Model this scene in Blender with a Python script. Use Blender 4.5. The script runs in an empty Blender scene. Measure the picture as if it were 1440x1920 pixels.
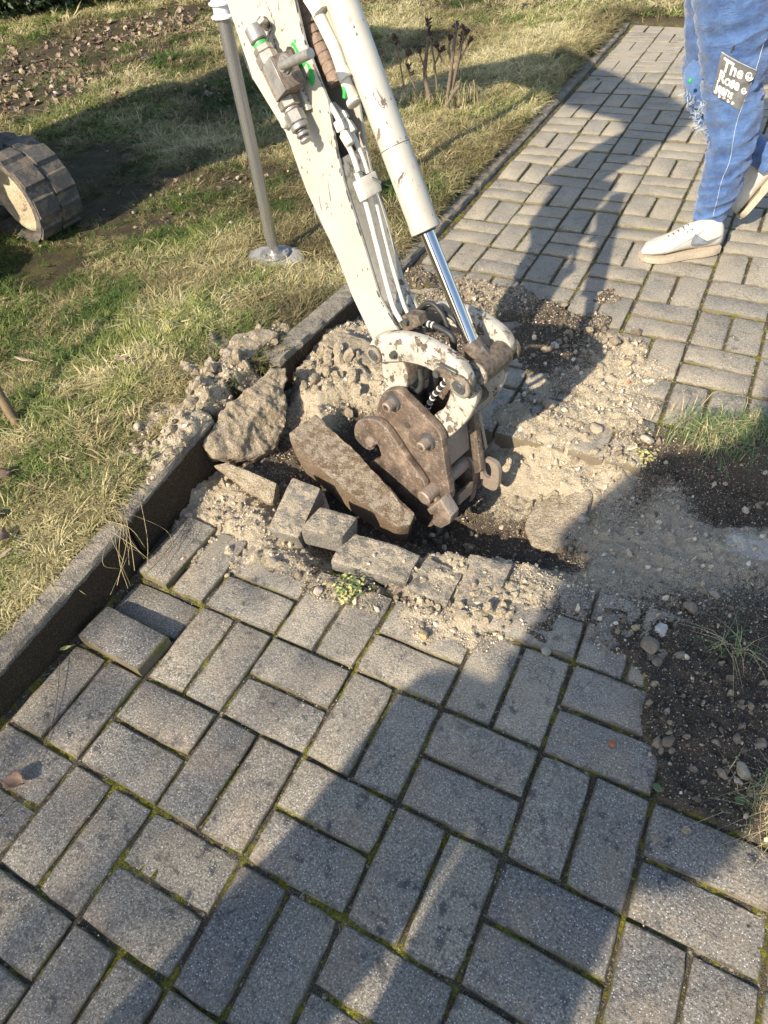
import bpy, bmesh, math, random
import numpy as np
from mathutils import Vector, Matrix, Euler
from mathutils import noise as mnoise

# ---------------------------------------------------------------- camera, light, exposure
scene = bpy.context.scene
COL = scene.collection
cam_data = bpy.data.cameras.new('camera'); cam = bpy.data.objects.new('camera', cam_data); COL.objects.link(cam)
cam_data.sensor_fit = 'VERTICAL'; cam_data.sensor_height = 24.0; cam_data.lens = 15.5111
cam_data.clip_start = 0.02; cam_data.clip_end = 500
CAM = Vector((0.859,-0.528,1.226))
_R = Matrix(((0.886133,-0.288390,0.362766),(0.455693,0.684677,-0.568825),(-0.084334,0.669364,0.738132)))
cam.matrix_world = Matrix.Translation(CAM) @ _R.to_4x4()
scene.camera = cam
SUN_AZ, SUN_EL = math.radians(79), math.radians(33)      # azimuth the shadows point to, elevation
world = bpy.data.worlds.new('World'); scene.world = world; world.use_nodes = True
wn = world.node_tree.nodes; wl = world.node_tree.links
sky = wn.new('ShaderNodeTexSky'); sky.sky_type = 'NISHITA'; sky.sun_disc = False
sdir = Vector((-math.cos(SUN_AZ)*math.cos(SUN_EL), -math.sin(SUN_AZ)*math.cos(SUN_EL), math.sin(SUN_EL)))
sky.sun_elevation = SUN_EL; sky.sun_rotation = math.atan2(sdir.x, sdir.y) % (2*math.pi)
bg = wn['Background']; bg.inputs['Strength'].default_value = 0.15
wl.new(sky.outputs[0], bg.inputs['Color'])
sun_data = bpy.data.lights.new('sun', 'SUN'); sun_data.energy = 4.9; sun_data.angle = math.radians(0.7); sun_data.color = (1.0, 0.89, 0.72)
sun = bpy.data.objects.new('sun', sun_data); COL.objects.link(sun)
sun.rotation_euler = sdir.to_track_quat('Z', 'Y').to_euler(); sun.location = (0, 0, 10)
scene.view_settings.view_transform = 'Standard'; scene.view_settings.look = 'None'
scene.view_settings.exposure = 0.78; scene.view_settings.gamma = 1.0
scene.render.engine = 'CYCLES'

rng = np.random.default_rng(7); random.seed(7)
PI = math.pi

# ---------------------------------------------------------------- object helpers
WLOC = {}
def link(o, parent=None, wloc=(0, 0, 0)):
    wloc = Vector(wloc); WLOC[o.name] = wloc
    COL.objects.link(o)
    if parent is not None:
        o.parent = parent; o.location = wloc - WLOC[parent.name]
    else:
        o.location = wloc
    return o
def tag(o, label=None, cat=None, group=None, kind=None):
    if label: o['label'] = label
    if cat: o['category'] = cat
    if group: o['group'] = group
    if kind: o['kind'] = kind
    return o
def thing(name, loc, label, cat, group=None):
    return tag(link(bpy.data.objects.new(name, None), None, loc), label, cat, group)
def obj(name, verts, faces, mat, parent=None, smooth=False, center=True, angle=None):
    v = np.asarray(verts, dtype=np.float64).reshape(-1, 3)
    c = (v.min(0)+v.max(0))/2 if center else np.zeros(3)
    me = bpy.data.meshes.new(name)
    me.from_pydata((v-c).tolist(), [], [list(f) for f in faces])
    if mat: me.materials.append(mat)
    me.validate()
    if smooth: me.shade_smooth()
    o = bpy.data.objects.new(name, me)
    link(o, parent, c)
    if smooth and angle:
        me.set_sharp_from_angle(angle=math.radians(angle))
    return o
def bm_obj(name, bm, mat, parent=None, smooth=True, angle=40):
    bmesh.ops.recalc_face_normals(bm, faces=bm.faces)
    v = np.array([tuple(x.co) for x in bm.verts]); bm.verts.index_update()
    f = [[a.index for a in q.verts] for q in bm.faces]
    bm.free()
    return obj(name, v, f, mat, parent, smooth, True, angle)
def merge(parts):
    V = []; F = []; n = 0
    for v, f in parts:
        v = np.asarray(v, float).reshape(-1, 3); V.append(v); F += [[i+n for i in q] for q in f]; n += len(v)
    return np.concatenate(V), F
def catmull(pts, n=8):
    P = [np.array(p, float) for p in pts]; out = []
    for i in range(len(P)-1):
        p0 = P[i-1] if i > 0 else 2*P[0]-P[1]; p1 = P[i]; p2 = P[i+1]; p3 = P[i+2] if i+2 < len(P) else 2*P[-1]-P[-2]
        for k in range(n):
            t = k/n
            out.append(.5*((2*p1)+(-p0+p2)*t+(2*p0-5*p1+4*p2-p3)*t*t+(-p0+3*p1-3*p2+p3)*t**3))
    out.append(P[-1]); return np.array(out)
def tube(pts, r, seg=12, cap=True):
    P = np.array(pts, float); n = len(P)
    R = np.full(n, r) if np.isscalar(r) else np.array(r, float)
    T = np.gradient(P, axis=0); T /= np.linalg.norm(T, axis=1)[:, None]+1e-12
    up = np.array([0, 0, 1.]) if abs(T[0][2]) < .9 else np.array([1., 0, 0])
    A = np.cross(T[0], up); A /= np.linalg.norm(A); V = []
    ang = np.arange(seg)*2*PI/seg
    for i in range(n):
        A = A-T[i]*(A@T[i]); A /= np.linalg.norm(A); B = np.cross(T[i], A)
        V.append(P[i]+R[i]*(np.cos(ang)[:, None]*A+np.sin(ang)[:, None]*B))
    V = np.concatenate(V); F = []
    for i in range(n-1):
        for k in range(seg):
            a = i*seg+k; b = i*seg+(k+1) % seg
            F.append([a, b, b+seg, a+seg])
    if cap:
        F.append(list(range(seg))[::-1]); F.append([(n-1)*seg+k for k in range(seg)])
    return V, F
def lathe(p0, p1, prof, seg=20):
    """prof: list of (t along p0->p1 in metres, radius)"""
    p0 = np.array(p0, float); p1 = np.array(p1, float); d = p1-p0; d /= np.linalg.norm(d)
    up = np.array([0, 0, 1.]) if abs(d[2]) < .9 else np.array([1., 0, 0])
    A = np.cross(d, up); A /= np.linalg.norm(A); B = np.cross(d, A); ang = (np.arange(seg)+.5)*2*PI/seg
    V = []; F = []
    for t, r in prof: V.append(p0+d*t+r*(np.cos(ang)[:, None]*A+np.sin(ang)[:, None]*B))
    n = len(prof)
    for i in range(n-1):
        for k in range(seg):
            a = i*seg+k; b = i*seg+(k+1) % seg; F.append([a, b, b+seg, a+seg])
    F.append(list(range(seg))[::-1]); F.append([(n-1)*seg+k for k in range(seg)])
    return np.concatenate(V), F
def cyl(p0, p1, r, seg=20, bev=.002):
    L = float(np.linalg.norm(np.array(p1, float)-np.array(p0, float))); b = min(bev, L*.3, r*.4)
    return lathe(p0, p1, [(0, r-b), (b, r), (L-b, r), (L, r-b)], seg)
def box(c, ax, half):
    """box with centre c, axes ax (3 unit vectors), half sizes, small chamfer"""
    c = np.array(c, float); ax = np.array(ax, float); V = []
    for s in [(-1, -1, -1), (1, -1, -1), (1, 1, -1), (-1, 1, -1), (-1, -1, 1), (1, -1, 1), (1, 1, 1), (-1, 1, 1)]:
        V.append(c+sum(s[i]*half[i]*ax[i] for i in range(3)))
    return np.array(V), [[0, 3, 2, 1], [4, 5, 6, 7], [0, 1, 5, 4], [1, 2, 6, 5], [2, 3, 7, 6], [3, 0, 4, 7]]
def box_bm(c, ax, half, bev=.003, seg=2):
    bm = bmesh.new(); v, f = box(c, ax, half); vs = [bm.verts.new(p) for p in v]
    for q in f: bm.faces.new([vs[i] for i in q])
    if bev: bmesh.ops.bevel(bm, geom=list(bm.edges), offset=bev, segments=seg, profile=.5, affect='EDGES', clamp_overlap=True)
    return bm
def smooth_poly(pts, n=4):
    P = [np.array(p, float) for p in pts]; m = len(P); out = []
    for i in range(m):
        p0, p1, p2, p3 = P[i-1], P[i], P[(i+1) % m], P[(i+2) % m]
        for k in range(n):
            t = k/n; out.append(.5*((2*p1)+(-p0+p2)*t+(2*p0-5*p1+4*p2-p3)*t*t+(-p0+3*p1-3*p2+p3)*t**3))
    return out
def prism_bm(poly, w0, w1, F, bev=.003, seg=2):
    """poly in (u,z), extruded from w0 to w1, F maps (u,w,z) to world"""
    bm = bmesh.new()
    a = [bm.verts.new(F(u, w0, z)) for u, z in poly]; b = [bm.verts.new(F(u, w1, z)) for u, z in poly]
    n = len(poly)
    fa = bm.faces.new(a); fb = bm.faces.new(b[::-1])
    for i in range(n): bm.faces.new([a[i], b[i], b[(i+1) % n], a[(i+1) % n]])
    bmesh.ops.recalc_face_normals(bm, faces=bm.faces)
    if bev:
        E = [e for e in bm.edges if (e in fa.edges or e in fb.edges)]
        bmesh.ops.bevel(bm, geom=E, offset=bev, segments=seg, profile=.5, affect='EDGES', clamp_overlap=True)
    bmesh.ops.triangulate(bm, faces=[f for f in bm.faces if len(f.verts) > 4])
    return bm
def ring_prism(outer, inner, w0, w1, F):
    n = len(outer); V = []; Fc = []
    for w in (w0, w1):
        for L in (outer, inner): V += [F(u, w, z) for u, z in L]
    for i in range(n):
        j = (i+1) % n; o0, i0, o1, i1 = 0, n, 2*n, 3*n
        Fc += [[o0+i, o0+j, i0+j, i0+i], [o1+j, o1+i, i1+i, i1+j], [o0+j, o0+i, o1+i, o1+j], [i0+i, i0+j, i1+j, i1+i]]
    return V, Fc

# arm frame: the digging arm works in one vertical plane
AU = np.array([.9659, -.2588, 0]); AN = np.array([.2588, .9659, 0]); AP = np.array([.2, .55, 0])
def A(u, w, z): return AP+u*AU+(w+.1*z)*AN+np.array([0, 0, z])

# ---------------------------------------------------------------- noise
class VN:
    def __init__(s, seed): s.t = np.random.default_rng(seed).random((256, 256))
    def __call__(s, x, y):
        xi = np.floor(x).astype(int); yi = np.floor(y).astype(int); fx = x-xi; fy = y-yi
        fx = fx*fx*(3-2*fx); fy = fy*fy*(3-2*fy); t = s.t
        a = t[xi % 256, yi % 256]; b = t[(xi+1) % 256, yi % 256]; c = t[xi % 256, (yi+1) % 256]; d = t[(xi+1) % 256, (yi+1) % 256]
        return (a*(1-fx)+b*fx)*(1-fy)+(c*(1-fx)+d*fx)*fy
_vn = VN(3)
def fbm(x, y, f, o=4, g=.55):
    s = 0; a = 1; n = 0
    for k in range(o): s = s+a*(_vn(x*f+k*17.3, y*f+k*9.1)-.5); n += a; a *= g; f *= 2.03
    return s/n*2
def sstep(x, a, b):
    t = np.clip((x-a)/(b-a), 0, 1); return t*t*(3-2*t)

# ---------------------------------------------------------------- materials
class NT:
    def __init__(s, name, rough=.8, metal=0.0):
        s.m = bpy.data.materials.new(name); s.m.use_nodes = True; s.t = s.m.node_tree
        s.b = s.t.nodes['Principled BSDF']; s.b.inputs['Roughness'].default_value = rough; s.b.inputs['Metallic'].default_value = metal
        s._c = {}
    def n(s, kind, **kw):
        nd = s.t.nodes.new(kind)
        for k, v in kw.items(): setattr(nd, k, v)
        return nd
    def put(s, sock, v):
        if isinstance(v, bpy.types.NodeSocket): s.t.links.new(v, sock)
        elif isinstance(v, (tuple, list)) and len(v) == 3 and sock.type == 'RGBA': sock.default_value = (*v, 1)
        else: sock.default_value = v
    def co(s, k='Object'):
        if k == 'World':
            if k not in s._c: s._c[k] = s.n('ShaderNodeNewGeometry').outputs['Position']
        elif k not in s._c: s._c[k] = s.n('ShaderNodeTexCoord').outputs[k]
        return s._c[k]
    def noise(s, sc, det=4, rough=.6, co=None, dist=0, col=False):
        nd = s.n('ShaderNodeTexNoise'); s.put(nd.inputs['Vector'], co or s.co()); nd.inputs['Scale'].default_value = sc
        nd.inputs['Detail'].default_value = det; nd.inputs['Roughness'].default_value = rough; nd.inputs['Distortion'].default_value = dist
        return nd.outputs[1 if col else 0]
    def vor(s, sc, co=None, feat='F1', out='Distance', rand=1):
        nd = s.n('ShaderNodeTexVoronoi', feature=feat); s.put(nd.inputs['Vector'], co or s.co()); nd.inputs['Scale'].default_value = sc
        nd.inputs['Randomness'].default_value = rand
        return nd.outputs[out]
    def ramp(s, fac, stops, interp='LINEAR'):
        nd = s.n('ShaderNodeValToRGB'); nd.color_ramp.interpolation = interp; e = nd.color_ramp.elements
        while len(e) < len(stops): e.new(.5)
        for i, (p, c) in enumerate(stops):
            e[i].position = p; e[i].color = (*c, 1) if not np.isscalar(c) else (c, c, c, 1)
        s.put(nd.inputs[0], fac); return nd.outputs[0]
    def mix(s, fac, a, b, mode='MIX'):
        nd = s.n('ShaderNodeMix', data_type='RGBA', blend_type=mode, clamp_factor=True)
        s.put(nd.inputs[0], fac); s.put(nd.inputs[6], a); s.put(nd.inputs[7], b); return nd.outputs[2]
    def math(s, op, a, b=0.0, c=0.0, clamp=False):
        nd = s.n('ShaderNodeMath', operation=op, use_clamp=clamp); s.put(nd.inputs[0], a); s.put(nd.inputs[1], b)
        if op == 'MULTIPLY_ADD': s.put(nd.inputs[2], c)
        return nd.outputs[0]
    def step(s, v, a, b, lo=0.0, hi=1.0):
        nd = s.n('ShaderNodeMapRange'); nd.interpolation_type = 'SMOOTHSTEP'; s.put(nd.inputs[0], v)
        nd.inputs[1].default_value = a; nd.inputs[2].default_value = b; nd.inputs[3].default_value = lo; nd.inputs[4].default_value = hi
        return nd.outputs[0]
    def attr(s, name, out=0, typ='GEOMETRY'):
        nd = s.n('ShaderNodeAttribute', attribute_name=name, attribute_type=typ); return nd.outputs[out]
    def rand(s): return s.n('ShaderNodeObjectInfo').outputs['Random']
    def scale(s, v, k):
        nd = s.n('ShaderNodeVectorMath', operation='MULTIPLY'); s.put(nd.inputs[0], v); nd.inputs[1].default_value = k; return nd.outputs[0]
    def add(s, a, b):
        nd = s.n('ShaderNodeVectorMath', operation='ADD'); s.put(nd.inputs[0], a); s.put(nd.inputs[1], b); return nd.outputs[0]
    def bump(s, h, strength=.5, dist=.002, prev=None):
        nd = s.n('ShaderNodeBump'); s.put(nd.inputs['Height'], h); nd.inputs['Strength'].default_value = strength; nd.inputs['Distance'].default_value = dist
        if prev is not None: s.put(nd.inputs['Normal'], prev)
        return nd.outputs[0]
    def col(s, c): s.put(s.b.inputs['Base Color'], c); return s
    def set(s, **kw):
        for k, v in kw.items(): s.put(s.b.inputs[k.replace('_', ' ')], v)
        return s

# concrete pavers: grey aggregate with pale and dark grains, brown film, sand dust towards the dig
def m_paver(name, rimmed=True):
    T = NT(name, .93); wp = T.co('World'); r = T.rand()
    g = T.noise(250, 3, .8, wp); base = T.ramp(g, [(.30, (.055, .053, .050)), (.46, (.195, .183, .160)), (.58, (.30, .282, .245)), (.72, (.56, .53, .46))])
    tint = T.ramp(r, [(0, (.66, .67, .72)), (.25, (1.02, .99, .94)), (.5, (.80, .79, .80)), (.75, (1.22, 1.15, 1.02)), (1, (.92, .88, .84))])
    base = T.mix(1, base, tint, 'MULTIPLY')
    big = T.noise(9, 4, .6, wp); warm = T.step(big, .44, .68, 0, .7)
    base = T.mix(warm, base, T.ramp(g, [(.3, (.15, .115, .08)), (.7, (.40, .33, .25))]))
    dk = T.math('MULTIPLY', T.step(T.noise(34, 5, .65, T.add(wp, (5, 3, 1))), .53, .64, 0, .85), T.step(T.noise(7, 3, .6, T.add(wp, (8, 1, 1))), .40, .60, .15, 1)); base = T.mix(dk, base, (.055, .057, .06))
    spots = T.step(T.vor(75, wp), .16, .10, 0, .55); base = T.mix(T.math('MULTIPLY', spots, T.step(T.noise(14, 2, .5, wp), .45, .6)), base, (.05, .05, .055))
    v = T.vor(240, wp); sp = T.step(v, .30, .20, 0, .85)
    sel = T.step(T.n('ShaderNodeTexWhiteNoise').outputs[0], 0, 1)
    vc = T.vor(240, wp, out='Color'); wsel = T.step(vc, .60, .66); base = T.mix(T.math('MULTIPLY', sp, wsel), base, (.62, .61, .58))
    # loose sand lying on the stones near the hole
    sx = T.n('ShaderNodeSeparateXYZ'); T.put(sx.inputs[0], wp)
    dx = T.math('SUBTRACT', sx.outputs[0], .45); dy = T.math('SUBTRACT', sx.outputs[1], .72)
    dy2 = T.math('MULTIPLY', dy, .92)
    d = T.math('SQRT', T.math('ADD', T.math('MULTIPLY', dx, dx), T.math('MULTIPLY', dy2, dy2)))
    near = T.step(d, .95, .42); dm = T.math('MULTIPLY', near, T.step(T.noise(16, 5, .7, wp), .36, .56)); dm = T.math('MULTIPLY', dm, T.step(T.noise(260, 2, .7, wp), .38, .55, .35, 1))
    sand = T.ramp(T.noise(500, 2, .8, wp), [(.3, (.24, .19, .13)), (.7, (.62, .54, .42))])
    base = T.mix(T.math('MULTIPLY', dm, .9), base, sand)
    trod = T.math('MULTIPLY', T.step(sx.outputs[1], 1.0, 2.2, 0, .80), T.step(T.noise(5, 5, .7, wp), .30, .62, .35, 1)); base = T.mix(trod, base, T.ramp(g, [(.3, (.24, .205, .15)), (.7, (.56, .49, .37))]))
    # soil and moss film along the rim of each stone
    so = T.n('ShaderNodeSeparateXYZ'); T.put(so.inputs[0], T.co('Object'))
    rim = T.math('MINIMUM', T.math('SUBTRACT', .0967, T.math('ABSOLUTE', so.outputs[0])), T.math('SUBTRACT', .0469, T.math('ABSOLUTE', so.outputs[1])))
    rim = T.step(T.math('ADD', rim, T.math('MULTIPLY', T.math('SUBTRACT', T.noise(38, 5, .7, wp), .5), .020)), .006, -.001, 0, .8)
    base = T.mix(rim if rimmed else 0.0, base, T.mix(T.step(T.noise(16, 3, .6, wp), .5, .62), (.075, .062, .045), (.15, .15, .035)))
    # moss creeping in from the joints at the sides of each stone
    nz = T.n('ShaderNodeSeparateXYZ'); T.put(nz.inputs[0], T.n('ShaderNodeNewGeometry').outputs['True Normal'])
    side = T.step(nz.outputs[2], .9, .4); base = T.mix(T.math('MULTIPLY', side, .8), base, T.mix(T.math('MAXIMUM', near, T.step(T.noise(25, 3, .6, wp), .6, .5)), (.13, .125, .03), (.17, .135, .09)))
    T.col(base)
    h = T.math('ADD', T.math('MULTIPLY', g, .8), T.math('MULTIPLY', T.noise(110, 3, .6, wp), .6))
    T.set(Normal=T.bump(h, 1.0, .003)); T.set(Specular_IOR_Level=.25)
    return T.m

def m_ground():
    """soil, sand and joint moss; the amounts are vertex attributes of the terrain"""
    T = NT('soil_and_sand', .97); wp = T.co('World')
    sandA = T.attr('sand', 2); mossA = T.attr('moss', 2); lawnA = T.attr('lawn', 2)
    g = T.noise(480, 3, .75, wp); c1 = T.noise(120, 4, .7, wp); c2 = T.noise(30, 5, .6, wp)
    sand = T.ramp(g, [(.28, (.22, .17, .105)), (.47, (.54, .45, .315)), (.72, (.84, .74, .57))])
    sand = T.mix(T.step(c2, .52, .72, 0, .38), sand, T.ramp(g, [(.3, (.26, .19, .105)), (.7, (.56, .44, .28))]))
    dark = T.ramp(g, [(.3, (.040, .032, .024)), (.55, (.135, .108, .080)), (.8, (.28, .23, .17))])
    pale = T.step(T.vor(300, wp), .22, .12); dark = T.mix(T.math('MULTIPLY', pale, T.step(T.vor(300, wp, out='Color'), .66, .72)), dark, (.55, .5, .42))
    f = T.math('ADD', sandA, T.math('MULTIPLY', T.math('SUBTRACT', c1, .5), 1.1)); f = T.math('ADD', f, T.math('MULTIPLY', T.math('SUBTRACT', g, .5), .5))
    base = T.mix(T.step(f, .3, .68), dark, sand)
    base = T.mix(T.step(T.math('ADD', sandA, T.math('MULTIPLY', T.math('SUBTRACT', c1, .5), .5)), 1.12, 1.3), base, T.ramp(g, [(.3, (.50, .47, .40)), (.7, (.80, .76, .68))]))
    j = T.ramp(g, [(.3, (.03, .025, .018)), (.55, (.12, .10, .07)), (.8, (.45, .40, .32))])
    mo = T.ramp(T.noise(220, 3, .7, wp), [(.3, (.06, .065, .010)), (.7, (.34, .31, .05))])
    j = T.mix(T.step(T.noise(21, 5, .7, wp), .50, .58), j, mo)
    j = T.mix(T.step(T.noise(120, 2, .7, T.add(wp, (3, 3, 3))), .60, .68), j, (.42, .36, .26))
    base = T.mix(mossA, base, j)
    law = T.ramp(g, [(.3, (.022, .017, .011)), (.7, (.13, .10, .06))])
    law = T.mix(T.step(T.noise(7, 4, .6, wp), .45, .65, 0, .6), law, (.13, .12, .045))
    base = T.mix(lawnA, base, law)
    T.col(base)
    h = T.math('ADD', T.math('MULTIPLY', g, .5), T.math('MULTIPLY', c1, 1.2))
    T.set(Normal=T.bump(h, 1.0, .007)); T.set(Specular_IOR_Level=.15)
    return T.m
def m_kerb():
    m = m_concrete('kerb_concrete', (.08, .07, .055), (.23, .205, .17), (.46, .42, .35), .35, 1, .5)
    T = NT.__new__(NT); T.m = m; T.t = m.node_tree; T.b = T.t.nodes['Principled BSDF']; T._c = {}
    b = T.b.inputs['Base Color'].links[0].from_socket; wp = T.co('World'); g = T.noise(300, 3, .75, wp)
    st = T.attr('stain_shade', 2); st = T.step(T.math('ADD', st, T.math('MULTIPLY', T.math('SUBTRACT', T.noise(45, 4, .7, wp), .5), .8)), .35, .6)  # soil film, plus shade painted into the inner kerb face
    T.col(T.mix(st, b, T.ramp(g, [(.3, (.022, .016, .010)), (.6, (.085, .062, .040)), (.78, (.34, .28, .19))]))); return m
def m_concrete(name, lo, mid, hi, dirt=.5, sc=1.0, sandtop=0.0, stain_shade=(.09, .07, .045)):
    T = NT(name, .95); wp = T.co('World'); g = T.noise(380*sc, 3, .75, wp)
    base = T.ramp(g, [(.3, lo), (.5, mid), (.74, hi)])
    base = T.mix(T.step(T.noise(12, 5, .65, wp), .42, .66, 0, dirt), base, T.mix(.5, stain_shade, base, 'MULTIPLY') if False else stain_shade)
    if sandtop:
        nz = T.n('ShaderNodeSeparateXYZ'); T.put(nz.inputs[0], T.n('ShaderNodeNewGeometry').outputs['True Normal'])
        up = T.math('MULTIPLY', T.step(nz.outputs[2], .45, .9), T.step(T.noise(40, 4, .7, wp), .42, .56)); up = T.math('MULTIPLY', up, sandtop)
        base = T.mix(up, base, T.ramp(g, [(.3, (.2, .155, .10)), (.7, (.62, .53, .40))]))
    base = T.mix(T.math('MULTIPLY', T.step(T.vor(260, wp), .24, .14), T.step(T.vor(260, wp, out='Color'), .62, .68)), base, (.6, .57, .5))
    T.col(base); h = T.math('ADD', T.math('MULTIPLY', g, .6), T.math('ADD', T.noise(90, 4, .65, wp), T.math('MULTIPLY', T.noise(35, 5, .7, wp), 1.2)))
    T.set(Normal=T.bump(h, 1.0, .007)); T.set(Specular_IOR_Level=.2); return T.m
def m_white(name='white_paint'):
    """old cream-white machine paint, scratched and chipped down to brown primer"""
    T = NT(name, .42); co = T.co('World'); n1 = T.noise(60, 5, .7, co)
    base = T.ramp(T.noise(5, 4, .6, co), [(.3, (.37, .345, .29)), (.7, (.475, .45, .385))])
    base = T.mix(T.step(T.noise(14, 5, .7, co), .56, .75, 0, .3), base, (.48, .43, .34))
    sc = T.noise(42, 6, .68, T.scale(co, (1, 1, .42)), 0.9); ch = T.math('MULTIPLY', T.step(sc, .585, .60), T.step(T.noise(7, 3, .6, T.add(co, (6, 6, 6))), .50, .58))
    ch2 = T.math('MULTIPLY', T.step(T.vor(70, T.scale(co, (1, 1, .6))), .17, .13), T.step(T.noise(11, 2, .5, co), .55, .60)); chips = T.math('MAXIMUM', ch, ch2)
    ao = T.n('ShaderNodeAmbientOcclusion'); 
    ge = T.n('ShaderNodeNewGeometry').outputs['Pointiness']; edge = T.math('MULTIPLY', T.step(ge, .58, .66), T.step(T.noise(70, 4, .7, co), .5, .58)); chips = T.math('MAXIMUM', chips, edge)
    T.t.nodes.remove(ao)
    base = T.mix(chips, base, T.ramp(n1, [(.3, (.07, .05, .04)), (.7, (.20, .14, .10))]))
    fs = T.step(T.noise(150, 3, .6, T.scale(co, (1.6, 1.6, .15))), .70, .74, 0, .55); base = T.mix(fs, base, (.27, .24, .20)); base = T.mix(T.step(T.noise(3.5, 5, .75, T.add(co, (2, 2, 2))), .5, .7, 0, .35), base, (.36, .30, .21))
    T.col(base); T.set(Roughness=T.mix(chips, (.40,)*3, (.85,)*3)); T.set(Normal=T.bump(T.math('SUBTRACT', T.math('MULTIPLY', n1, .1), chips), .35, .0012)); return T.m
def m_worn(name='worn_white_paint'):
    """the same paint where mud and wear have taken most of it"""
    T = NT(name, .6); co = T.co('World'); n1 = T.noise(90, 4, .7, co)
    base = T.ramp(T.noise(14, 4, .6, co), [(.3, (.40, .365, .295)), (.7, (.56, .53, .455))])
    ch = T.step(T.noise(38, 6, .72, co, .4), .535, .56)
    ge = T.n('ShaderNodeNewGeometry').outputs['Pointiness']; ch = T.math('MAXIMUM', ch, T.step(ge, .53, .57))
    dirt = T.ramp(n1, [(.3, (.035, .026, .020)), (.7, (.20, .155, .11))])
    base = T.mix(ch, base, dirt); base = T.mix(T.step(T.noise(26, 5, .7, T.add(co, (4, 4, 4))), .55, .68, 0, .75), base, dirt)
    T.col(base); T.set(Normal=T.bump(T.math('ADD', T.math('MULTIPLY', n1, .5), T.math('MULTIPLY', ch, -1.0)), .5, .0015)); return T.m
def m_rust(name='rusty_brown_steel'):
    T = NT(name, .50, .45); co = T.co('World'); n1 = T.noise(160, 4, .7, co)
    base = T.ramp(T.noise(24, 5, .65, co), [(.32, (.040, .027, .019)), (.5, (.12, .080, .055)), (.68, (.26, .19, .135))])
    st = T.noise(110, 4, .75, T.add(T.scale(co, (1.1, .3, .55)), (0, 0, 0))); base = T.mix(T.step(st, .56, .66, 0, .65), base, (.40, .33, .27))
    base = T.mix(T.step(T.noise(16, 4, .6, T.add(co, (2, 5, 1))), .50, .64, 0, .75), base, (.050, .036, .028)); base = T.mix(T.step(T.noise(60, 5, .75, T.add(co, (1, 2, 8))), .58, .66, 0, .6), base, (.42, .36, .29))
    ge = T.n('ShaderNodeNewGeometry').outputs['Pointiness']; base = T.mix(T.step(ge, .52, .58, 0, .7), base, (.42, .34, .27))
    T.col(base); T.set(Roughness=T.step(n1, .3, .7, .42, .75)); T.set(Normal=T.bump(T.math('ADD', T.math('ADD', n1, st), T.math('MULTIPLY', T.noise(30, 5, .7, co), 1.6)), .9, .0024)); return T.m
def m_simple(name, c, rough=.6, metal=0, var=.35, sc=60, bump=.3, bd=.001, co='World'):
    T = NT(name, rough, metal); x = T.co(co); n = T.noise(sc, 4, .65, x); c = np.array(c)
    T.col(T.ramp(n, [(.28, tuple(c*(1-var))), (.72, tuple(np.minimum(c*(1+var), 1)))]))
    if bump: T.set(Normal=T.bump(n, bump, bd))
    return T.m
def m_metal(name, c, rough, streak=.12):
    T = NT(name, rough, 1.0); n = T.noise(30, 4, .6, T.scale(T.co('World'), (6, 6, .4)))
    c = np.array(c); T.col(T.ramp(n, [(.3, tuple(c*(1-streak))), (.7, tuple(c))])); T.set(Roughness=T.step(n, .3, .7, rough*.8, rough*1.3)); return T.m
def m_rubber():
    T = NT('muddy_rubber', .8); co = T.co('World'); n = T.noise(20, 5, .7, co); g = T.noise(200, 3, .7, co)
    b = T.ramp(g, [(.3, (.045, .043, .040)), (.7, (.10, .095, .088))]); b = T.mix(T.step(n, .45, .62, 0, .85), b, T.ramp(g, [(.3, (.10, .075, .05)), (.7, (.26, .21, .155))]))
    T.col(b); T.set(Normal=T.bump(T.math('ADD', n, g), .6, .004)); return T.m
def m_denim(name, lo, hi):
    T = NT(name, .9); co = T.co('World'); w = T.n('ShaderNodeTexWave', wave_type='BANDS', bands_direction='DIAGONAL'); T.put(w.inputs[0], co); w.inputs['Scale'].default_value = 320; w.inputs['Distortion'].default_value = 1.5
    n = T.noise(11, 5, .65, co); n2 = T.noise(260, 3, .7, T.scale(co, (1, 1, .35)))
    n3 = T.noise(45, 4, .7, T.scale(co, (1, 1, .5))); f = T.math('ADD', T.math('ADD', T.math('MULTIPLY', n, .55), T.math('MULTIPLY', n2, .2)), T.math('MULTIPLY', n3, .25)); b = T.ramp(f, [(.33, lo), (.52, tuple((np.array(lo)+np.array(hi))/2)), (.70, hi)])
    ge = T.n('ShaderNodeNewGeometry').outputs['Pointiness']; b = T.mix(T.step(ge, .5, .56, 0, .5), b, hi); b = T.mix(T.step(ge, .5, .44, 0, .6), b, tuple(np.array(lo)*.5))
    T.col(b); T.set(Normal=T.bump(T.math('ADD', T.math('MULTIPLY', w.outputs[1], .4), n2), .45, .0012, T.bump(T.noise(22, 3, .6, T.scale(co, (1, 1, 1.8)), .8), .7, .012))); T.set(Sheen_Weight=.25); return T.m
def m_grass(name, cols, trans=.18):
    T = NT(name, .75); r = T.attr('tone', 2, 'INSTANCER'); n = T.rand()
    v = T.math('ADD', T.math('MULTIPLY', r, .8), T.math('MULTIPLY', n, .2))
    z = T.n('ShaderNodeSeparateXYZ'); T.put(z.inputs[0], T.co('Object'))
    b = T.ramp(v, [(i/(len(cols)-1), c) for i, c in enumerate(cols)])
    T.col(b); T.set(Specular_IOR_Level=.2)
    tr = T.n('ShaderNodeBsdfTranslucent'); T.put(tr.inputs[0], b); ms = T.n('ShaderNodeMixShader'); ms.inputs[0].default_value = trans
    T.t.links.new(T.b.outputs[0], ms.inputs[1]); T.t.links.new(tr.outputs[0], ms.inputs[2])
    T.t.links.new(ms.outputs[0], T.t.nodes['Material Output'].inputs[0]); return T.m

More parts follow.
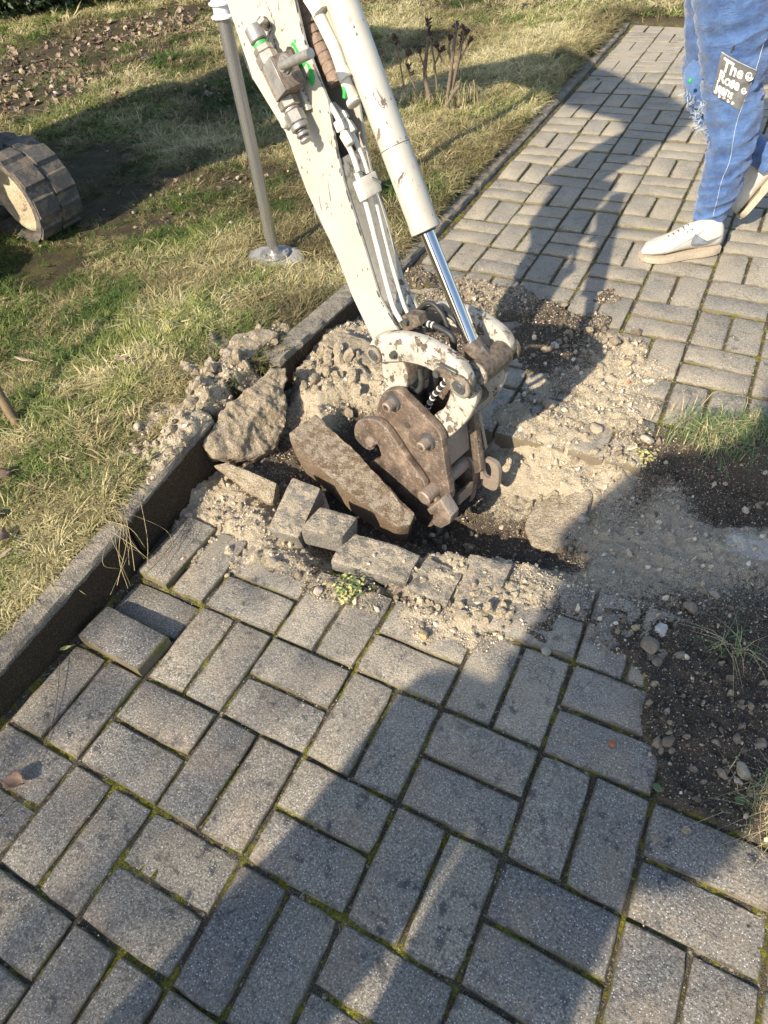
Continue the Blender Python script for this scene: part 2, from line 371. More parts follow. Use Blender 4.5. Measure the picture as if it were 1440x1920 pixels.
M_PAVER = m_paver('concrete_paver'); M_PAVER_FAR = m_paver('concrete_paver_far', False); M_GROUND = m_ground()
M_KERB = m_kerb()
M_CHUNK = m_concrete('broken_concrete', (.12, .09, .055), (.34, .27, .18), (.62, .53, .39), .3, .8, .8, (.14, .10, .06))
M_SLAB = m_concrete('sandy_slab', (.075, .052, .032), (.205, .148, .095), (.40, .31, .215), .5, 1, .7, (.15, .095, .055))
M_LOOSE = m_concrete('loose_paver', (.09, .082, .068), (.23, .21, .175), (.45, .41, .34), .25, 1, 1.3)
M_WHITE = m_white(); M_WORN = m_worn(); M_RUST = m_rust()
M_CHROME = m_metal('chromed_rod', (.62, .61, .59), .10, .05); M_STEEL = m_simple('brushed_stainless', (.56, .555, .54), .22, .85, .04, 8, 0); M_ZINC = m_simple('dull_zinc', (.30, .285, .26), .5, .5, .3, 50, .3)
M_FIT = m_simple('brass_grey_fitting', (.37, .33, .28), .42, .6, .35, 70, .3); M_BLOCK = m_simple('scuffed_brown_block', (.20, .155, .12), .75, .1, .5, 130, .8, .0015)
M_RUBBER = m_rubber(); M_HOSE = m_simple('black_hose', (.03, .03, .03), .55, 0, .4, 60, .3); M_WRAP = m_simple('brown_wrapped_hose', (.23, .165, .12), .8, 0, .35, 110, .8, .002)
M_PAINTPIPE = m_simple('painted_pipe', (.60, .56, .47), .5, 0, .22, 40, .3); M_GREEN = m_simple('green_paint', (.03, .36, .07), .5, 0, .15, 60, .2)
M_DARKMETAL = m_simple('dark_grey_metal', (.11, .11, .105), .5, .5, .35, 60, .3); M_SPIRAL = m_simple('white_spiral_guard', (.62, .60, .55), .6)
M_SEAM_SHADE = m_simple('dark_seam_and_shade', (.05, .042, .035), .9)  # real seams, and painted shade in holes and between laces
M_RING = m_simple('translucent_white_plastic', (.72, .74, .72), .3, 0, .08, 30, .1)
M_BASECON = m_simple('pale_concrete_disc', (.30, .295, .27), .9, 0, .3, 150, .6, .003)
M_DENIM = m_denim('worn_blue_denim', (.008, .030, .12), (.10, .19, .38)); M_DENIMD = m_denim('dark_denim', (.012, .03, .09), (.05, .11, .25))
M_SHOE = m_simple('off_white_leather', (.50, .465, .40), .55, 0, .10, 35, .15); M_SOLE = m_simple('dusty_rubber_sole', (.42, .35, .26), .8, 0, .18, 120, .4)
M_SWOOSH = m_simple('grey_leather', (.17, .18, .20), .6); M_PATCH = m_simple('grey_patch_cloth', (.13, .125, .12), .9, 0, .3, 200, .4); M_PRINT = m_simple('white_print', (.72, .71, .68), .8, 0, .15, 200, .2)
M_THREAD = m_simple('pale_thread', (.42, .48, .54), .9); M_LEAF = m_simple('dead_leaf', (.15, .095, .065), .7, 0, .45, 60, .6, .002); M_LEAFP = m_simple('pale_dead_leaf', (.27, .205, .14), .8, 0, .35, 60, .5, .002)
M_YLEAF = m_simple('yellow_green_leaf', (.48, .45, .16), .6, 0, .2, 80, .3); M_GLEAF = m_simple('small_green_leaf', (.09, .14, .05), .6, 0, .3, 80, .3)
M_TWIG = m_simple('grey_brown_bark', (.155, .115, .085), .9, 0, .4, 90, .7, .002); M_BUD = m_simple('dark_bud', (.06, .032, .028), .8, 0, .4, 90, .5); M_STAKE = m_simple('weathered_stake', (.14, .095, .045), .8, 0, .4, 70, .6, .002)
M_STRAW = m_grass('straw_blades', [(.10, .085, .045), (.25, .21, .10), (.44, .38, .19), (.62, .55, .33)]); M_GRASS = m_grass('green_blades', [(.03, .055, .015), (.08, .125, .03), (.18, .21, .06), (.36, .34, .12)])
def m_stone(name, cols):
    T = NT(name, .85); r = T.rand(); wp = T.co('World'); n = T.noise(110, 4, .7, wp)
    b = T.ramp(r, [(i/(len(cols)-1), c) for i, c in enumerate(cols)]); b = T.mix(1, b, T.ramp(n, [(.3, (.6, .57, .52)), (.7, (1.1, 1.08, 1.05))]), 'MULTIPLY')
    T.col(b); T.set(Normal=T.bump(n, .8, .003)); return T.m
M_STONE = m_stone('pebble_stone', [(.50, .42, .29), (.40, .33, .25), (.54, .48, .39), (.30, .26, .22), (.48, .36, .20), (.34, .30, .25)]); M_WSTONE = m_stone('white_stone', [(.56, .545, .51), (.50, .49, .46)])
M_CLOD = m_stone('earth_clod', [(.11, .085, .06), (.20, .155, .11), (.30, .24, .17), (.15, .12, .09)]); M_GRAIN = m_stone('sand_grain', [(.72, .63, .48), (.58, .48, .34), (.76, .70, .58), (.46, .37, .26), (.64, .55, .41)])
M_BROCK = m_stone('brown_rock', [(.22, .18, .13), (.26, .21, .15)]); M_RSTONE = m_stone('red_fragment', [(.55, .16, .07), (.5, .2, .1)])

# ---------------------------------------------------------------- terrain height
# where the ground was dug, heaped or spilled over: (x, y, z, sandiness, radius), metres
DIG = np.array([(0.264,0.334,-0.05,0.5,0.05),(0.321,0.393,-0.1,0.2,0.05),(0.326,0.506,-0.17,0.1,0.06),(0.378,0.57,-0.17,0.1,0.06),(0.399,0.634,-0.16,0.2,0.06),(0.467,0.54,-0.14,0.05,0.06),(0.557,0.532,-0.11,0.05,0.06),(0.47,0.647,-0.1,0.8,0.05),(0.539,0.62,-0.085,0.8,0.05),(0.636,0.502,-0.09,0.1,0.05),(0.7,0.503,-0.07,0.3,0.05),(0.572,0.568,-0.1,0.1,0.05),(0.43,0.715,-0.15,0.5,0.03),(0.383,0.753,-0.15,0.5,0.03),(0.436,0.783,-0.125,0.8,0.03),(0.481,0.74,-0.1,0.9,0.05),(0.542,0.738,-0.085,0.9,0.04),(0.602,0.757,-0.08,0.9,0.04),(0.672,0.786,-0.07,0.95,0.05),(0.746,0.764,-0.06,0.9,0.05),(0.407,0.814,-0.11,0.7,0.03),(0.491,0.778,-0.1,0.8,0.035),(0.569,0.744,-0.08,0.9,0.05),(0.423,0.797,0.018,0.9,0.042),(0.49,0.8,0.018,0.9,0.042),(0.556,0.799,0.018,0.9,0.042),(0.628,0.798,0.017,0.85,0.042),(0.698,0.799,0.014,0.8,0.042),(0.744,0.805,0.01,0.7,0.035),(0.409,0.837,0.012,0.8,0.03),(0.48,0.853,0.012,0.9,0.035),(0.566,0.866,0.01,0.9,0.035),(0.655,0.857,0.008,0.8,0.035),(0.743,0.846,0,0.6,0.04),(0.418,0.896,0.008,0.8,0.04),(0.537,0.911,0.003,0.7,0.04),(0.435,0.749,0,0.9,0.034),(0.479,0.749,0.002,0.9,0.034),(0.516,0.75,0.004,0.9,0.034),(0.552,0.751,0.004,0.9,0.034),(0.587,0.752,0.004,0.9,0.034),(0.622,0.755,0.003,0.9,0.034),(0.656,0.757,0,0.9,0.034),(0.723,0.768,-0.006,0.9,0.034),(0.761,0.598,-0.045,0.8,0.06),(0.79,0.686,-0.045,0.5,0.05),(0.825,0.755,-0.04,0.3,0.05),(0.888,0.747,-0.025,0.95,0.05),(0.939,0.763,-0.04,0.3,0.05),(0.984,0.817,-0.055,0.1,0.06),(1.054,0.841,-0.05,0.05,0.06),(1.018,0.754,-0.055,0.05,0.05),(1.097,0.783,-0.05,0.05,0.05),(0.882,0.851,-0.03,0.2,0.05),(0.954,0.869,-0.02,0.3,0.05),(0.887,0.638,-0.03,0.95,0.05),(0.943,0.657,-0.025,0.95,0.05),(1.003,0.643,-0.02,1,0.05),(1.049,0.667,-0.015,1.5,0.045),(1.092,0.675,-0.012,1.7,0.05),(1.13,0.682,-0.012,1.7,0.05),(0.838,0.533,-0.035,0.8,0.06),(0.917,0.543,-0.025,0.75,0.06),(1.007,0.545,-0.02,0.7,0.06),(1.102,0.571,-0.02,0.45,0.06),(0.771,0.409,-0.02,0.75,0.05),(0.849,0.422,-0.012,0.6,0.05),(0.927,0.422,-0.008,0.45,0.05),(1.009,0.44,-0.002,0.4,0.06),(1.089,0.459,0,0.3,0.06),(0.701,0.403,-0.03,0.8,0.04),(0.657,0.376,0,0.9,0.035),(0.579,0.383,-0.01,0.8,0.03),(0.639,0.286,0.004,0.8,0.04),(0.582,0.242,0.008,0.95,0.04),(0.691,0.31,0.002,0.5,0.04),(0.751,0.308,0,0.35,0.04),(0.819,0.312,-0.004,0.2,0.05),(0.736,0.246,-0.003,0.3,0.03),(0.882,0.323,0,0.15,0.05),(0.962,0.337,0.012,0.08,0.06),(1.041,0.34,0.02,0.1,0.06),(1.116,0.361,0.02,0.1,0.06),(0.987,0.255,0.015,0.05,0.05),(1.063,0.243,0.03,0,0.07),(1.134,0.264,0.03,0.05,0.07),(1.005,0.167,0.012,0,0.05),(1.061,0.155,0.02,0,0.06),(1.139,0.169,0.022,0.05,0.07),(1.03,0.094,0.004,0.05,0.05),(1.092,0.089,0.01,0.05,0.05),(1.158,0.098,0.015,0.05,0.06),(0.945,0.287,-0.006,0.1,0.03),(1.204,0.428,0.02,0.1,0.1),(1.252,0.267,0.02,0.1,0.1),(1.232,0.125,0.01,0.05,0.08),(1.196,0.667,-0.01,0.8,0.1),(1.185,0.895,-0.03,0.2,0.1),(0.296,0.261,0.02,0.9,0.028),(0.374,0.272,0.016,0.95,0.025),(0.463,0.269,0.017,1,0.028),(0.484,0.325,0.02,1,0.03),(0.556,0.307,0.02,1,0.03),(0.6,0.29,0.016,1,0.028),(0.568,0.247,0.014,0.95,0.025),(0.658,0.334,0.012,0.95,0.03),(0.512,0.231,0.002,0.95,0.035),(0.458,0.178,0,0.9,0.035),(0.36,0.163,0.002,0.8,0.03),(0.279,0.16,0.002,0.6,0.03),(0.505,0.306,0.004,0.95,0.04),(0.42,0.315,-0.012,0.95,0.035),(0.338,0.251,-0.04,0.4,0.02),(0.256,0.241,-0.04,0.4,0.02),(0.557,0.183,0.003,0.9,0.03),(0.501,0.141,-0.004,0.8,0.03),(0.609,0.175,-0.004,0.85,0.03),(0.661,0.226,-0.002,0.6,0.03),(0.153,0.175,-0.004,0.6,0.03),(0.226,0.153,0.002,0.5,0.03),(0.09,0.179,0,0.8,0.03),(-0.002,0.155,0.003,0.95,0.04),(-0.088,0.158,-0.002,0.9,0.04),(-0.152,0.2,0.006,0.95,0.04),(-0.218,0.238,0,0.9,0.035),(-0.124,0.26,0.018,1,0.04),(-0.04,0.236,0.018,1,0.04),(-0.211,0.283,0.02,1,0.03),(-0.131,0.316,0.02,0.9,0.04),(0.016,0.198,0.004,0.8,0.03),(-0.189,0.155,-0.004,0.6,0.03),(-0.097,0.103,-0.006,0.5,0.03),(-0.096,0.461,0,0.3,0.04),(-0.054,0.488,-0.05,0.2,0.04),(0.013,0.458,-0.07,0.1,0.04),(0.112,0.429,-0.085,0.1,0.045),(0.214,0.391,-0.085,0.1,0.035),(-0.052,0.502,0,0.3,0.04),(-0.249,0.77,0.05,0.4,0.04),(-0.221,0.657,0.02,0.3,0.04),(-0.104,0.727,0.08,0.9,0.045),(-0.12,0.882,0.085,0.9,0.045),(-0.029,0.659,0.075,1,0.04),(-0.037,0.799,0.085,0.9,0.05),(-0.002,0.862,0.07,0.9,0.05),(0.022,0.777,0.04,0.7,0.04),(0.001,0.68,0.01,0.2,0.04),(0.078,0.646,-0.08,0.15,0.05),(0.027,0.652,-0.04,0.1,0.04),(0.154,0.626,-0.12,0.1,0.05),(-0.159,0.95,0.09,0.8,0.04),(-0.189,0.806,0.08,0.8,0.04),(-0.167,0.704,0.06,0.6,0.04),(-0.037,0.997,0.05,0.8,0.05),(0.049,1.044,0.02,0.3,0.06),(0.114,1.146,0.01,0.3,0.06),(0.206,1.188,0.005,0.2,0.05),(-0.017,1.356,0.02,0.45,0.06),(0.039,1.457,0.016,0.5,0.05),(0.169,1.377,0.024,0.45,0.06),(0.283,1.423,0.02,0.4,0.06),(0.088,1.485,0.01,0.5,0.05),(0.204,1.49,0.008,0.5,0.05),(0.385,1.386,0.022,0.15,0.06),(0.354,1.264,0.03,0.08,0.06),(0.308,1.2,0.02,0.08,0.05),(0.473,1.326,0.018,0.2,0.05),(0.564,1.303,0.014,0.5,0.05),(0.448,1.188,0.022,0.2,0.05),(0.542,1.205,0.014,0.45,0.05),(0.634,1.222,0.006,0.75,0.05),(0.642,1.323,0,0.75,0.05),(0.4,1.135,0.006,0.2,0.04),(0.513,1.087,0.01,0.5,0.05),(0.604,1.097,0.008,0.8,0.05),(0.679,1.105,0.004,0.95,0.05),(0.461,1.003,-0.002,0.6,0.04),(0.595,0.97,0.004,0.85,0.05),(0.681,0.979,0.004,0.9,0.05),(0.688,1.195,0,0.9,0.05),(0.736,1.055,0,0.95,0.05),(0.73,1.217,-0.004,0.95,0.04),(0.499,1.423,0.004,0.4,0.05),(0.511,1.58,-0.004,0.3,0.04),(-0.162,1.487,0.006,0.3,0.06),(-0.061,1.234,0.02,0.4,0.05),(0.766,0.923,0,0.4,0.04),(0.846,0.914,0.015,0.1,0.05),(0.931,0.942,0.02,0.1,0.05),(1.015,0.976,0.02,0.1,0.05),(1.131,1.044,0.02,0.1,0.08),(0.825,0.859,-0.02,0.1,0.04)]).reshape(-1, 5)
# sand and rubble heaped over the kerb and the lawn edge
HEAP = np.array([(-0.293,0.254,0.15,1,0.035),(-0.274,0.324,0.17,1,0.04),(-0.232,0.194,0.135,1,0.03),(-0.288,0.385,0.17,0.9,0.04),(-0.224,0.255,0.155,1,0.03),(-0.315,0.483,0.16,0.8,0.04),(-0.231,0.331,0.16,0.8,0.03),(-0.345,0.615,0.15,0.8,0.045),(-0.302,0.513,0.16,0.7,0.04),(-0.228,0.411,0.15,0.6,0.03),(-0.359,0.709,0.14,0.5,0.04),(-0.266,0.633,0.14,0.6,0.035),(-0.442,0.581,0.13,0.9,0.045),(-0.398,0.412,0.135,0.9,0.045),(-0.39,0.31,0.125,1,0.035),(-0.358,0.22,0.12,1,0.025),(-0.461,0.732,0.12,0.6,0.045),(-0.334,0.755,0.135,0.4,0.04),(-0.336,0.868,0.12,0.5,0.04),(-0.459,0.779,0.11,0.4,0.03)]).reshape(-1, 5)
KX = -.225                                             # inner face of the kerb
def lawn_z(x, y):
    z = .06+.07*sstep(y, -.45, .25)-.10*sstep(y, .5, 1.5)-.03*sstep(y, -.3, .1)*0
    return z*sstep(x, -1.3, -.45)+.012+fbm(x, y, 1.3, 4)*.03+fbm(x, y, 9, 3)*.012
def dugmask(X, Y):
    m = (X > KX-.02) & (Y > .205) & (Y < .795) & (X < 1.85) & ~((Y < .4) & (X > .6) & (X < 1.0))
    m |= (X > KX-.02) & (X < .19) & (Y >= .7) & (Y < 1.19)
    m |= (X > .80) & (X < 1.85) & (Y >= .7) & (Y < .99)
    m |= (X > 1.005) & (X < 1.85) & (Y > .005) & (Y <= .3)
    return m
def wsum(T, X, Y, k=1.0):
    W = np.zeros_like(X); Z = np.zeros_like(X); S = np.zeros_like(X)
    for x, y, z, s, r in T[:, [0, 1, 2, 3, 4]]:
        d2 = (X-x)**2+(Y-y)**2; w = np.exp(-d2/(2*(r*.72*k)**2)); W += w; Z += w*z; S += w*s
    return W, Z/(W+1e-9), S/(W+1e-9)
DIG = DIG[:, [0, 1, 2, 3, 4]] if DIG.shape[1] == 5 else DIG
def terrain(X, Y):
    W, Z, S = wsum(DIGT, X, Y); W2, Z2, S2 = wsum(HEAPT, X, Y)
    n1 = fbm(X, Y, 22, 5, .6); n2 = fbm(X+3.1, Y+7.7, 70, 3, .6); n3 = fbm(X+9, Y+2, 8, 3); n4 = np.abs(fbm(X+5, Y+4, 48, 2, .6))
    base = np.minimum(np.full_like(X, -.0065)+n2*.004+n1*.002, -.0035)-.022*((X > -.21) & (X < -.005) & (Y > -.108) & (Y < -.004))
    b = sstep(W+n1*.14, .10, .55)
    dug = dugmask(X, Y); W3, Z3, S3 = wsum(DIGT, X, Y, 2.6); Zf = np.where(W3 > 1e-4, Z3, -.04)-.004
    wn_ = np.clip(W/.45, 0, 1); Z = np.where(dug, Z*wn_+Zf*(1-wn_), Z); S = np.where(dug, S*wn_+np.where(W3 > 1e-4, S3, .4)*(1-wn_), S); b = np.where(dug, 1., b)
    clod = np.maximum(n1, 0)**1.5
    z = base*(1-b)+(Z+n1*.014+n2*.009+n4*.010-.003+clod*.014)*b
    lz = lawn_z(X, Y); isl = (X < KX-.06) | (Y > 5.0) | (X > 1.85)
    b2 = sstep(W2+n1*.2, .12, .5)
    zl = lz*(1-b2)+(np.maximum(Z2, lz)+n1*.02+n2*.009+clod*.02)*b2
    lip = sstep(X, KX-.10, KX-.02)*sstep(Y, 1.5, .9)   # soil wedge hidden behind the kerb
    open_ = sstep(Y, .42, .46)*sstep(Y, .78, .72)          # the kerb is missing here: the heap slopes into the hole
    t = sstep(X, KX-.018-open_*.08, KX-.012+open_*.09)
    under = np.minimum(z, -.03)
    zk = np.where(b2 > .15, zl, under); near_k = (Y < 1.5)
    z = np.where(isl, zl, np.where(near_k, zk*(1-t)+z*t, np.where(X < KX-.005, under, z)))
    sand = np.where(isl, S2*b2, (S2*b2)*(1-t)+S*b*t); cov = np.where(isl, b2, np.where(near_k, b2*(1-t)+b*t, b))
    return z, sand, cov, isl
DIGT = DIG; HEAPT = HEAP
# the H tables hold (x, y, z, sandiness, radius) with x, y, z first
def axis_pts(lo, hi, step, far, mid):
    a = list(np.arange(lo, hi+1e-6, step)); s = step
    l = []; x = lo
    while x > far[0]: s = min(s*1.13, mid if x > -9 else 6); x -= s; l.append(x)
    s = step; r = []; x = hi
    while x < far[1]: s = min(s*1.13, mid if x < 9 else 6); x += s; r.append(x)
    return np.array(l[::-1]+a+r)
gx = axis_pts(-.56, 1.45, .0052, (-70, 60), .09); gy = axis_pts(-.12, 1.75, .0055, (-40, 90), .09)
GX, GY = np.meshgrid(gx, gy, indexing='ij'); GZ, GS, GC, GL = terrain(GX, GY)
nx, ny = GX.shape
# joint moss grows where nothing was spilled
moss = (~GL)*(1-GC); lawnm = GL*(1-GC)
idx = np.arange(nx*ny).reshape(nx, ny)
Q = np.stack([idx[:-1, :-1], idx[1:, :-1], idx[1:, 1:], idx[:-1, 1:]], -1).reshape(-1, 4)
cx = ((GX[:-1, :-1]+GX[1:, 1:])/2).ravel(); cy = ((GY[:-1, :-1]+GY[1:, 1:])/2).ravel()
isl = (cx < KX-.06) | (cy > 5.0) | (cx > 1.85)
def sheet(name, sel, label):
    q = Q[sel]; u, inv = np.unique(q, return_inverse=True); inv = inv.reshape(q.shape)
    me = bpy.data.meshes.new(name); me.vertices.add(len(u)); me.loops.add(inv.size); me.polygons.add(len(inv))
    me.vertices.foreach_set('co', np.stack([GX.ravel()[u], GY.ravel()[u], GZ.ravel()[u]], 1).astype(np.float32).ravel())
    me.loops.foreach_set('vertex_index', inv.ravel().astype(np.int32)); me.polygons.foreach_set('loop_start', np.arange(0, inv.size, 4, dtype=np.int32))
    me.update(); me.validate()
    for n, arr in (('sand', GS), ('moss', moss), ('lawn', lawnm)):
        a = me.attributes.new(n, 'FLOAT', 'POINT'); a.data.foreach_set('value', arr.ravel()[u].astype(np.float32))
    me.materials.append(M_GROUND); me.shade_smooth()
    return tag(link(bpy.data.objects.new(name, me)), label, kind='structure')
lawn = sheet('lawn', isl, 'dry yellow green lawn ground')
soil = sheet('soil', ~isl, 'dug sand and dark soil with mossy joints between pavers')
def gh(x, y):
    z, s, c, l = terrain(np.array([float(x)]), np.array([float(y)])); return float(z[0])

# ---------------------------------------------------------------- scattering of countless small things
def scatter(name, P, R, S, I, tone, srcs, label):
    me = bpy.data.meshes.new(name); n = len(P); me.vertices.add(n); me.vertices.foreach_set('co', np.asarray(P, np.float32).ravel())
    for nm, ty, arr, key in (('rot', 'FLOAT_VECTOR', R, 'vector'), ('scl', 'FLOAT_VECTOR', S, 'vector'), ('pick', 'INT', I, 'value'), ('tone', 'FLOAT', tone, 'value')):
        a = me.attributes.new(nm, ty, 'POINT'); a.data.foreach_set(key, np.asarray(arr, np.int32 if ty == 'INT' else np.float32).ravel())
    o = link(bpy.data.objects.new(name, me)); tag(o, label, kind='stuff')
    c = bpy.data.collections.new(name+'_sources')
    for s in srcs: c.objects.link(s)
    ng = bpy.data.node_groups.new(name+'_scatter', 'GeometryNodeTree'); ng.interface.new_socket('Geometry', in_out='INPUT', socket_type='NodeSocketGeometry'); ng.interface.new_socket('Geometry', in_out='OUTPUT', socket_type='NodeSocketGeometry')
    N = ng.nodes; Lk = ng.links; gi = N.new('NodeGroupInput'); go = N.new('NodeGroupOutput'); ip = N.new('GeometryNodeInstanceOnPoints'); ci = N.new('GeometryNodeCollectionInfo')
    ci.inputs[0].default_value = c; ci.inputs['Separate Children'].default_value = True; ci.inputs['Reset Children'].default_value = True
    def na(nm, ty):
        a = N.new('GeometryNodeInputNamedAttribute'); a.data_type = ty; a.inputs[0].default_value = nm; return a.outputs[0]
    e = N.new('FunctionNodeEulerToRotation'); Lk.new(na('rot', 'FLOAT_VECTOR'), e.inputs[0])
    ip.inputs['Pick Instance'].default_value = True
    Lk.new(gi.outputs[0], ip.inputs['Points']); Lk.new(ci.outputs[0], ip.inputs['Instance']); Lk.new(na('pick', 'INT'), ip.inputs['Instance Index'])
    Lk.new(e.outputs[0], ip.inputs['Rotation']); Lk.new(na('scl', 'FLOAT_VECTOR'), ip.inputs['Scale']); Lk.new(ip.outputs[0], go.inputs[0])
    md = o.modifiers.new('scatter', 'NODES'); md.node_group = ng; return o
def src(name, v, f, mat, smooth=False):
    me = bpy.data.meshes.new(name); me.from_pydata(np.asarray(v, float).tolist(), [], [list(q) for q in f]); me.materials.append(mat)
    if smooth: me.shade_smooth()
    return bpy.data.objects.new(name, me)
def rock_mesh(seed, dims, sub=2, rough=.25, cuts=5):
    r = np.random.default_rng(seed); bm = bmesh.new(); bmesh.ops.create_icosphere(bm, subdivisions=sub, radius=1)
    V = np.array([tuple(v.co) for v in bm.verts]); F = [[a.index for a in q.verts] for q in bm.faces]; bm.free()
    for _ in range(cuts):
        n = r.normal(size=3); n /= np.linalg.norm(n); d = r.uniform(.55, .85); k = V@n; V = V-np.maximum(k-d, 0)[:, None]*n*.9
    off = r.random(3)*40
    nz = np.array([mnoise.noise(Vector(p*1.6+off)) for p in V]); nz2 = np.array([mnoise.noise(Vector(p*4.5+off)) for p in V])
    V = V*(1+rough*nz+rough*.4*nz2)[:, None]
    return V*np.array(dims)[None, :], F
def slab_rock(poly_top, thick, seed, sub=.014, rough=.006, F=None):
    """broken slab: convex-ish prism outline in metres, subdivided and roughened"""
    bm = bmesh.new(); n = len(poly_top)
    a = [bm.verts.new((x, y, 0)) for x, y in poly_top]; cxy = np.mean(poly_top, 0)
    b = [bm.verts.new((cxy[0]+(x-cxy[0])*.93, cxy[1]+(y-cxy[1])*.93, -thick)) for x, y in poly_top]
    bm.faces.new(a); bm.faces.new(b[::-1])
    for i in range(n): bm.faces.new([a[i], b[i], b[(i+1) % n], a[(i+1) % n]])
    bmesh.ops.bevel(bm, geom=list(bm.edges), offset=min(.009, thick*.2), segments=2, profile=.6, affect='EDGES', clamp_overlap=True)
    bmesh.ops.triangulate(bm, faces=list(bm.faces))
    for _ in range(6):
        E = [e for e in bm.edges if e.calc_length() > sub]
        if not E: break
        bmesh.ops.subdivide_edges(bm, edges=E, cuts=1); bmesh.ops.triangulate(bm, faces=[f for f in bm.faces if len(f.verts) > 3])
    off = Vector((seed*3.1, seed*1.7, seed)); bm.normal_update()
    for v in bm.verts:
        k = mnoise.noise(v.co*28+off)*1.0+mnoise.noise(v.co*80+off)*.5+mnoise.noise(v.co*9+off)*1.4
        v.co += v.normal*k*rough
    V = np.array([tuple(v.co) for v in bm.verts]); bm.verts.index_update(); Fc = [[a.index for a in q.verts] for q in bm.faces]; bm.free()
    return V, Fc

# ---------------------------------------------------------------- the paving
path = tag(link(bpy.data.objects.new('paved_path', None)), 'grey concrete paver path laid in a basket weave', kind='structure')
def paver_mesh(seed, L=.1935, Wd=.0938, H=.07, chip=.003):
    r = np.random.default_rng(seed); bm = bmesh.new(); nx_, ny_ = 6, 3; rings = []
    def outline(inset, z, jit):
        P = []
        for i in range(nx_): P.append((-L/2+inset+(L-2*inset)*i/nx_, -Wd/2+inset))
        for i in range(ny_): P.append((L/2-inset, -Wd/2+inset+(Wd-2*inset)*i/ny_))
        for i in range(nx_): P.append((L/2-inset-(L-2*inset)*i/nx_, Wd/2-inset))
        for i in range(ny_): P.append((-L/2+inset, Wd/2-inset-(Wd-2*inset)*i/ny_))
        k = r.uniform(-jit, jit, (len(P), 2)); zz = r.uniform(-jit*.5, jit*.5, len(P))
        for ci in (0, nx_, nx_+ny_, 2*nx_+ny_): k[ci] = -np.sign(P[ci])*r.uniform(0, jit*2.2); zz[ci] -= jit*.5
        return [bm.verts.new((p[0]+k[i, 0], p[1]+k[i, 1], z+zz[i])) for i, p in enumerate(P)]
    R0 = outline(0, -H, 0); R1 = outline(0, -.0055, chip*.5); R2 = outline(.0014, -.0014, chip*.5); R3 = outline(.0040, 0, chip*.3)
    n = len(R0)
    for A_, B_ in ((R0, R1), (R1, R2), (R2, R3)):
        for i in range(n): bm.faces.new([A_[i], A_[(i+1) % n], B_[(i+1) % n], B_[i]])
    bm.faces.new(R3); bmesh.ops.recalc_face_normals(bm, faces=bm.faces)
    me = bpy.data.meshes.new('paver'); bm.to_mesh(me); bm.free(); me.materials.append(M_PAVER); me.shade_smooth(); me.set_sharp_from_angle(angle=math.radians(50)); return me
PM = [paver_mesh(s) for s in range(10)]
_Ri = _R.inverted(); FPX = cam_data.lens/24
def inview(x, y, m=.12):
    q = _Ri @ (Vector((x, y, 0))-CAM)
    if q.z > -.05: return False
    return abs(q.x/-q.z*FPX) < .375+m and abs(q.y/-q.z*FPX) < .5+m*.8
slots = []
for r_ in range(-7, 25):
    for c_ in range(-1, 9):
        if r_ in (1, 2, 3) and not (r_ == 1 and c_ in (3, 4)): continue
        if r_ == 0 and c_ >= 5: continue
        if r_ == 4 and (c_ <= 0 or c_ >= 4): continue
        if r_ in (5,) and c_ <= 0: continue
        x0, y0 = c_*.2, r_*.2
        if (c_+r_) % 2: slots += [(x0+.05, y0+.1, 1, c_, r_, 0), (x0+.15, y0+.1, 1, c_, r_, 1)]
        else: slots += [(x0+.1, y0+.05, 0, c_, r_, 0), (x0+.1, y0+.15, 0, c_, r_, 1)]
SPECIAL = {(-1, -1, 0): (.010, .050, -.05, .022), (-1, -1, 1): (.0, -.01, -.015, -.012), (-1, 0, 0): (.05, .0, -.03, .016), (-1, 0, 1): (-.03, -.01, .0, .004), (0, 0, 0): (-.01, .02, 0, -.002), (0, 0, 1): (.015, .02, 0, .0),
           (3, 1, 0): (.02, .02, .03, .004), (-1, -2, 0): (-.02, .01, .015, .0)}
vis = [s for s in slots if inview(s[0], s[1])]
hid = [s for s in slots if not inview(s[0], s[1])]
vis.sort(key=lambda s: (s[0]-CAM.x)**2+(s[1]-CAM.y)**2)
hid += vis[296:]; vis = vis[:296]
def paver_tf(s, k):
    r = np.random.default_rng(1000+k); x, y, v, c_, r_, h = s
    near = 1.0
    tx, ty, rz, dz = r.normal(0, .012), r.normal(0, .012), r.normal(0, .008), r.normal(0, .0018)
    if (c_, r_, h) in SPECIAL: tx, ty, rz, dz = SPECIAL[(c_, r_, h)]
    return Matrix.Translation((x+r.normal(0, .0008), y+r.normal(0, .0008), dz)) @ Euler((tx, ty, rz+(PI/2 if v else 0)+(PI if r.random() < .5 else 0))).to_matrix().to_4x4()
for k, s in enumerate(vis):
    o = bpy.data.objects.new('paver', PM[k % 10]); COL.objects.link(o); o.parent = path; o.matrix_local = paver_tf(s, int((s[0]*50+200)*997+s[1]*50))
tmp = []
for k, s in enumerate(hid):
    me = PM[k % 10]; M = np.array(paver_tf(s, int((s[0]*50+200)*997+s[1]*50))); v = np.array([tuple(a.co) for a in me.vertices])@M[:3, :3].T+M[:3, 3]
    tmp.append((v, [list(p.vertices) for p in me.polygons]))
v, f = merge(tmp); o = obj('outer_pavers', v, f, M_PAVER_FAR, path); o['kind'] = 'stuff'

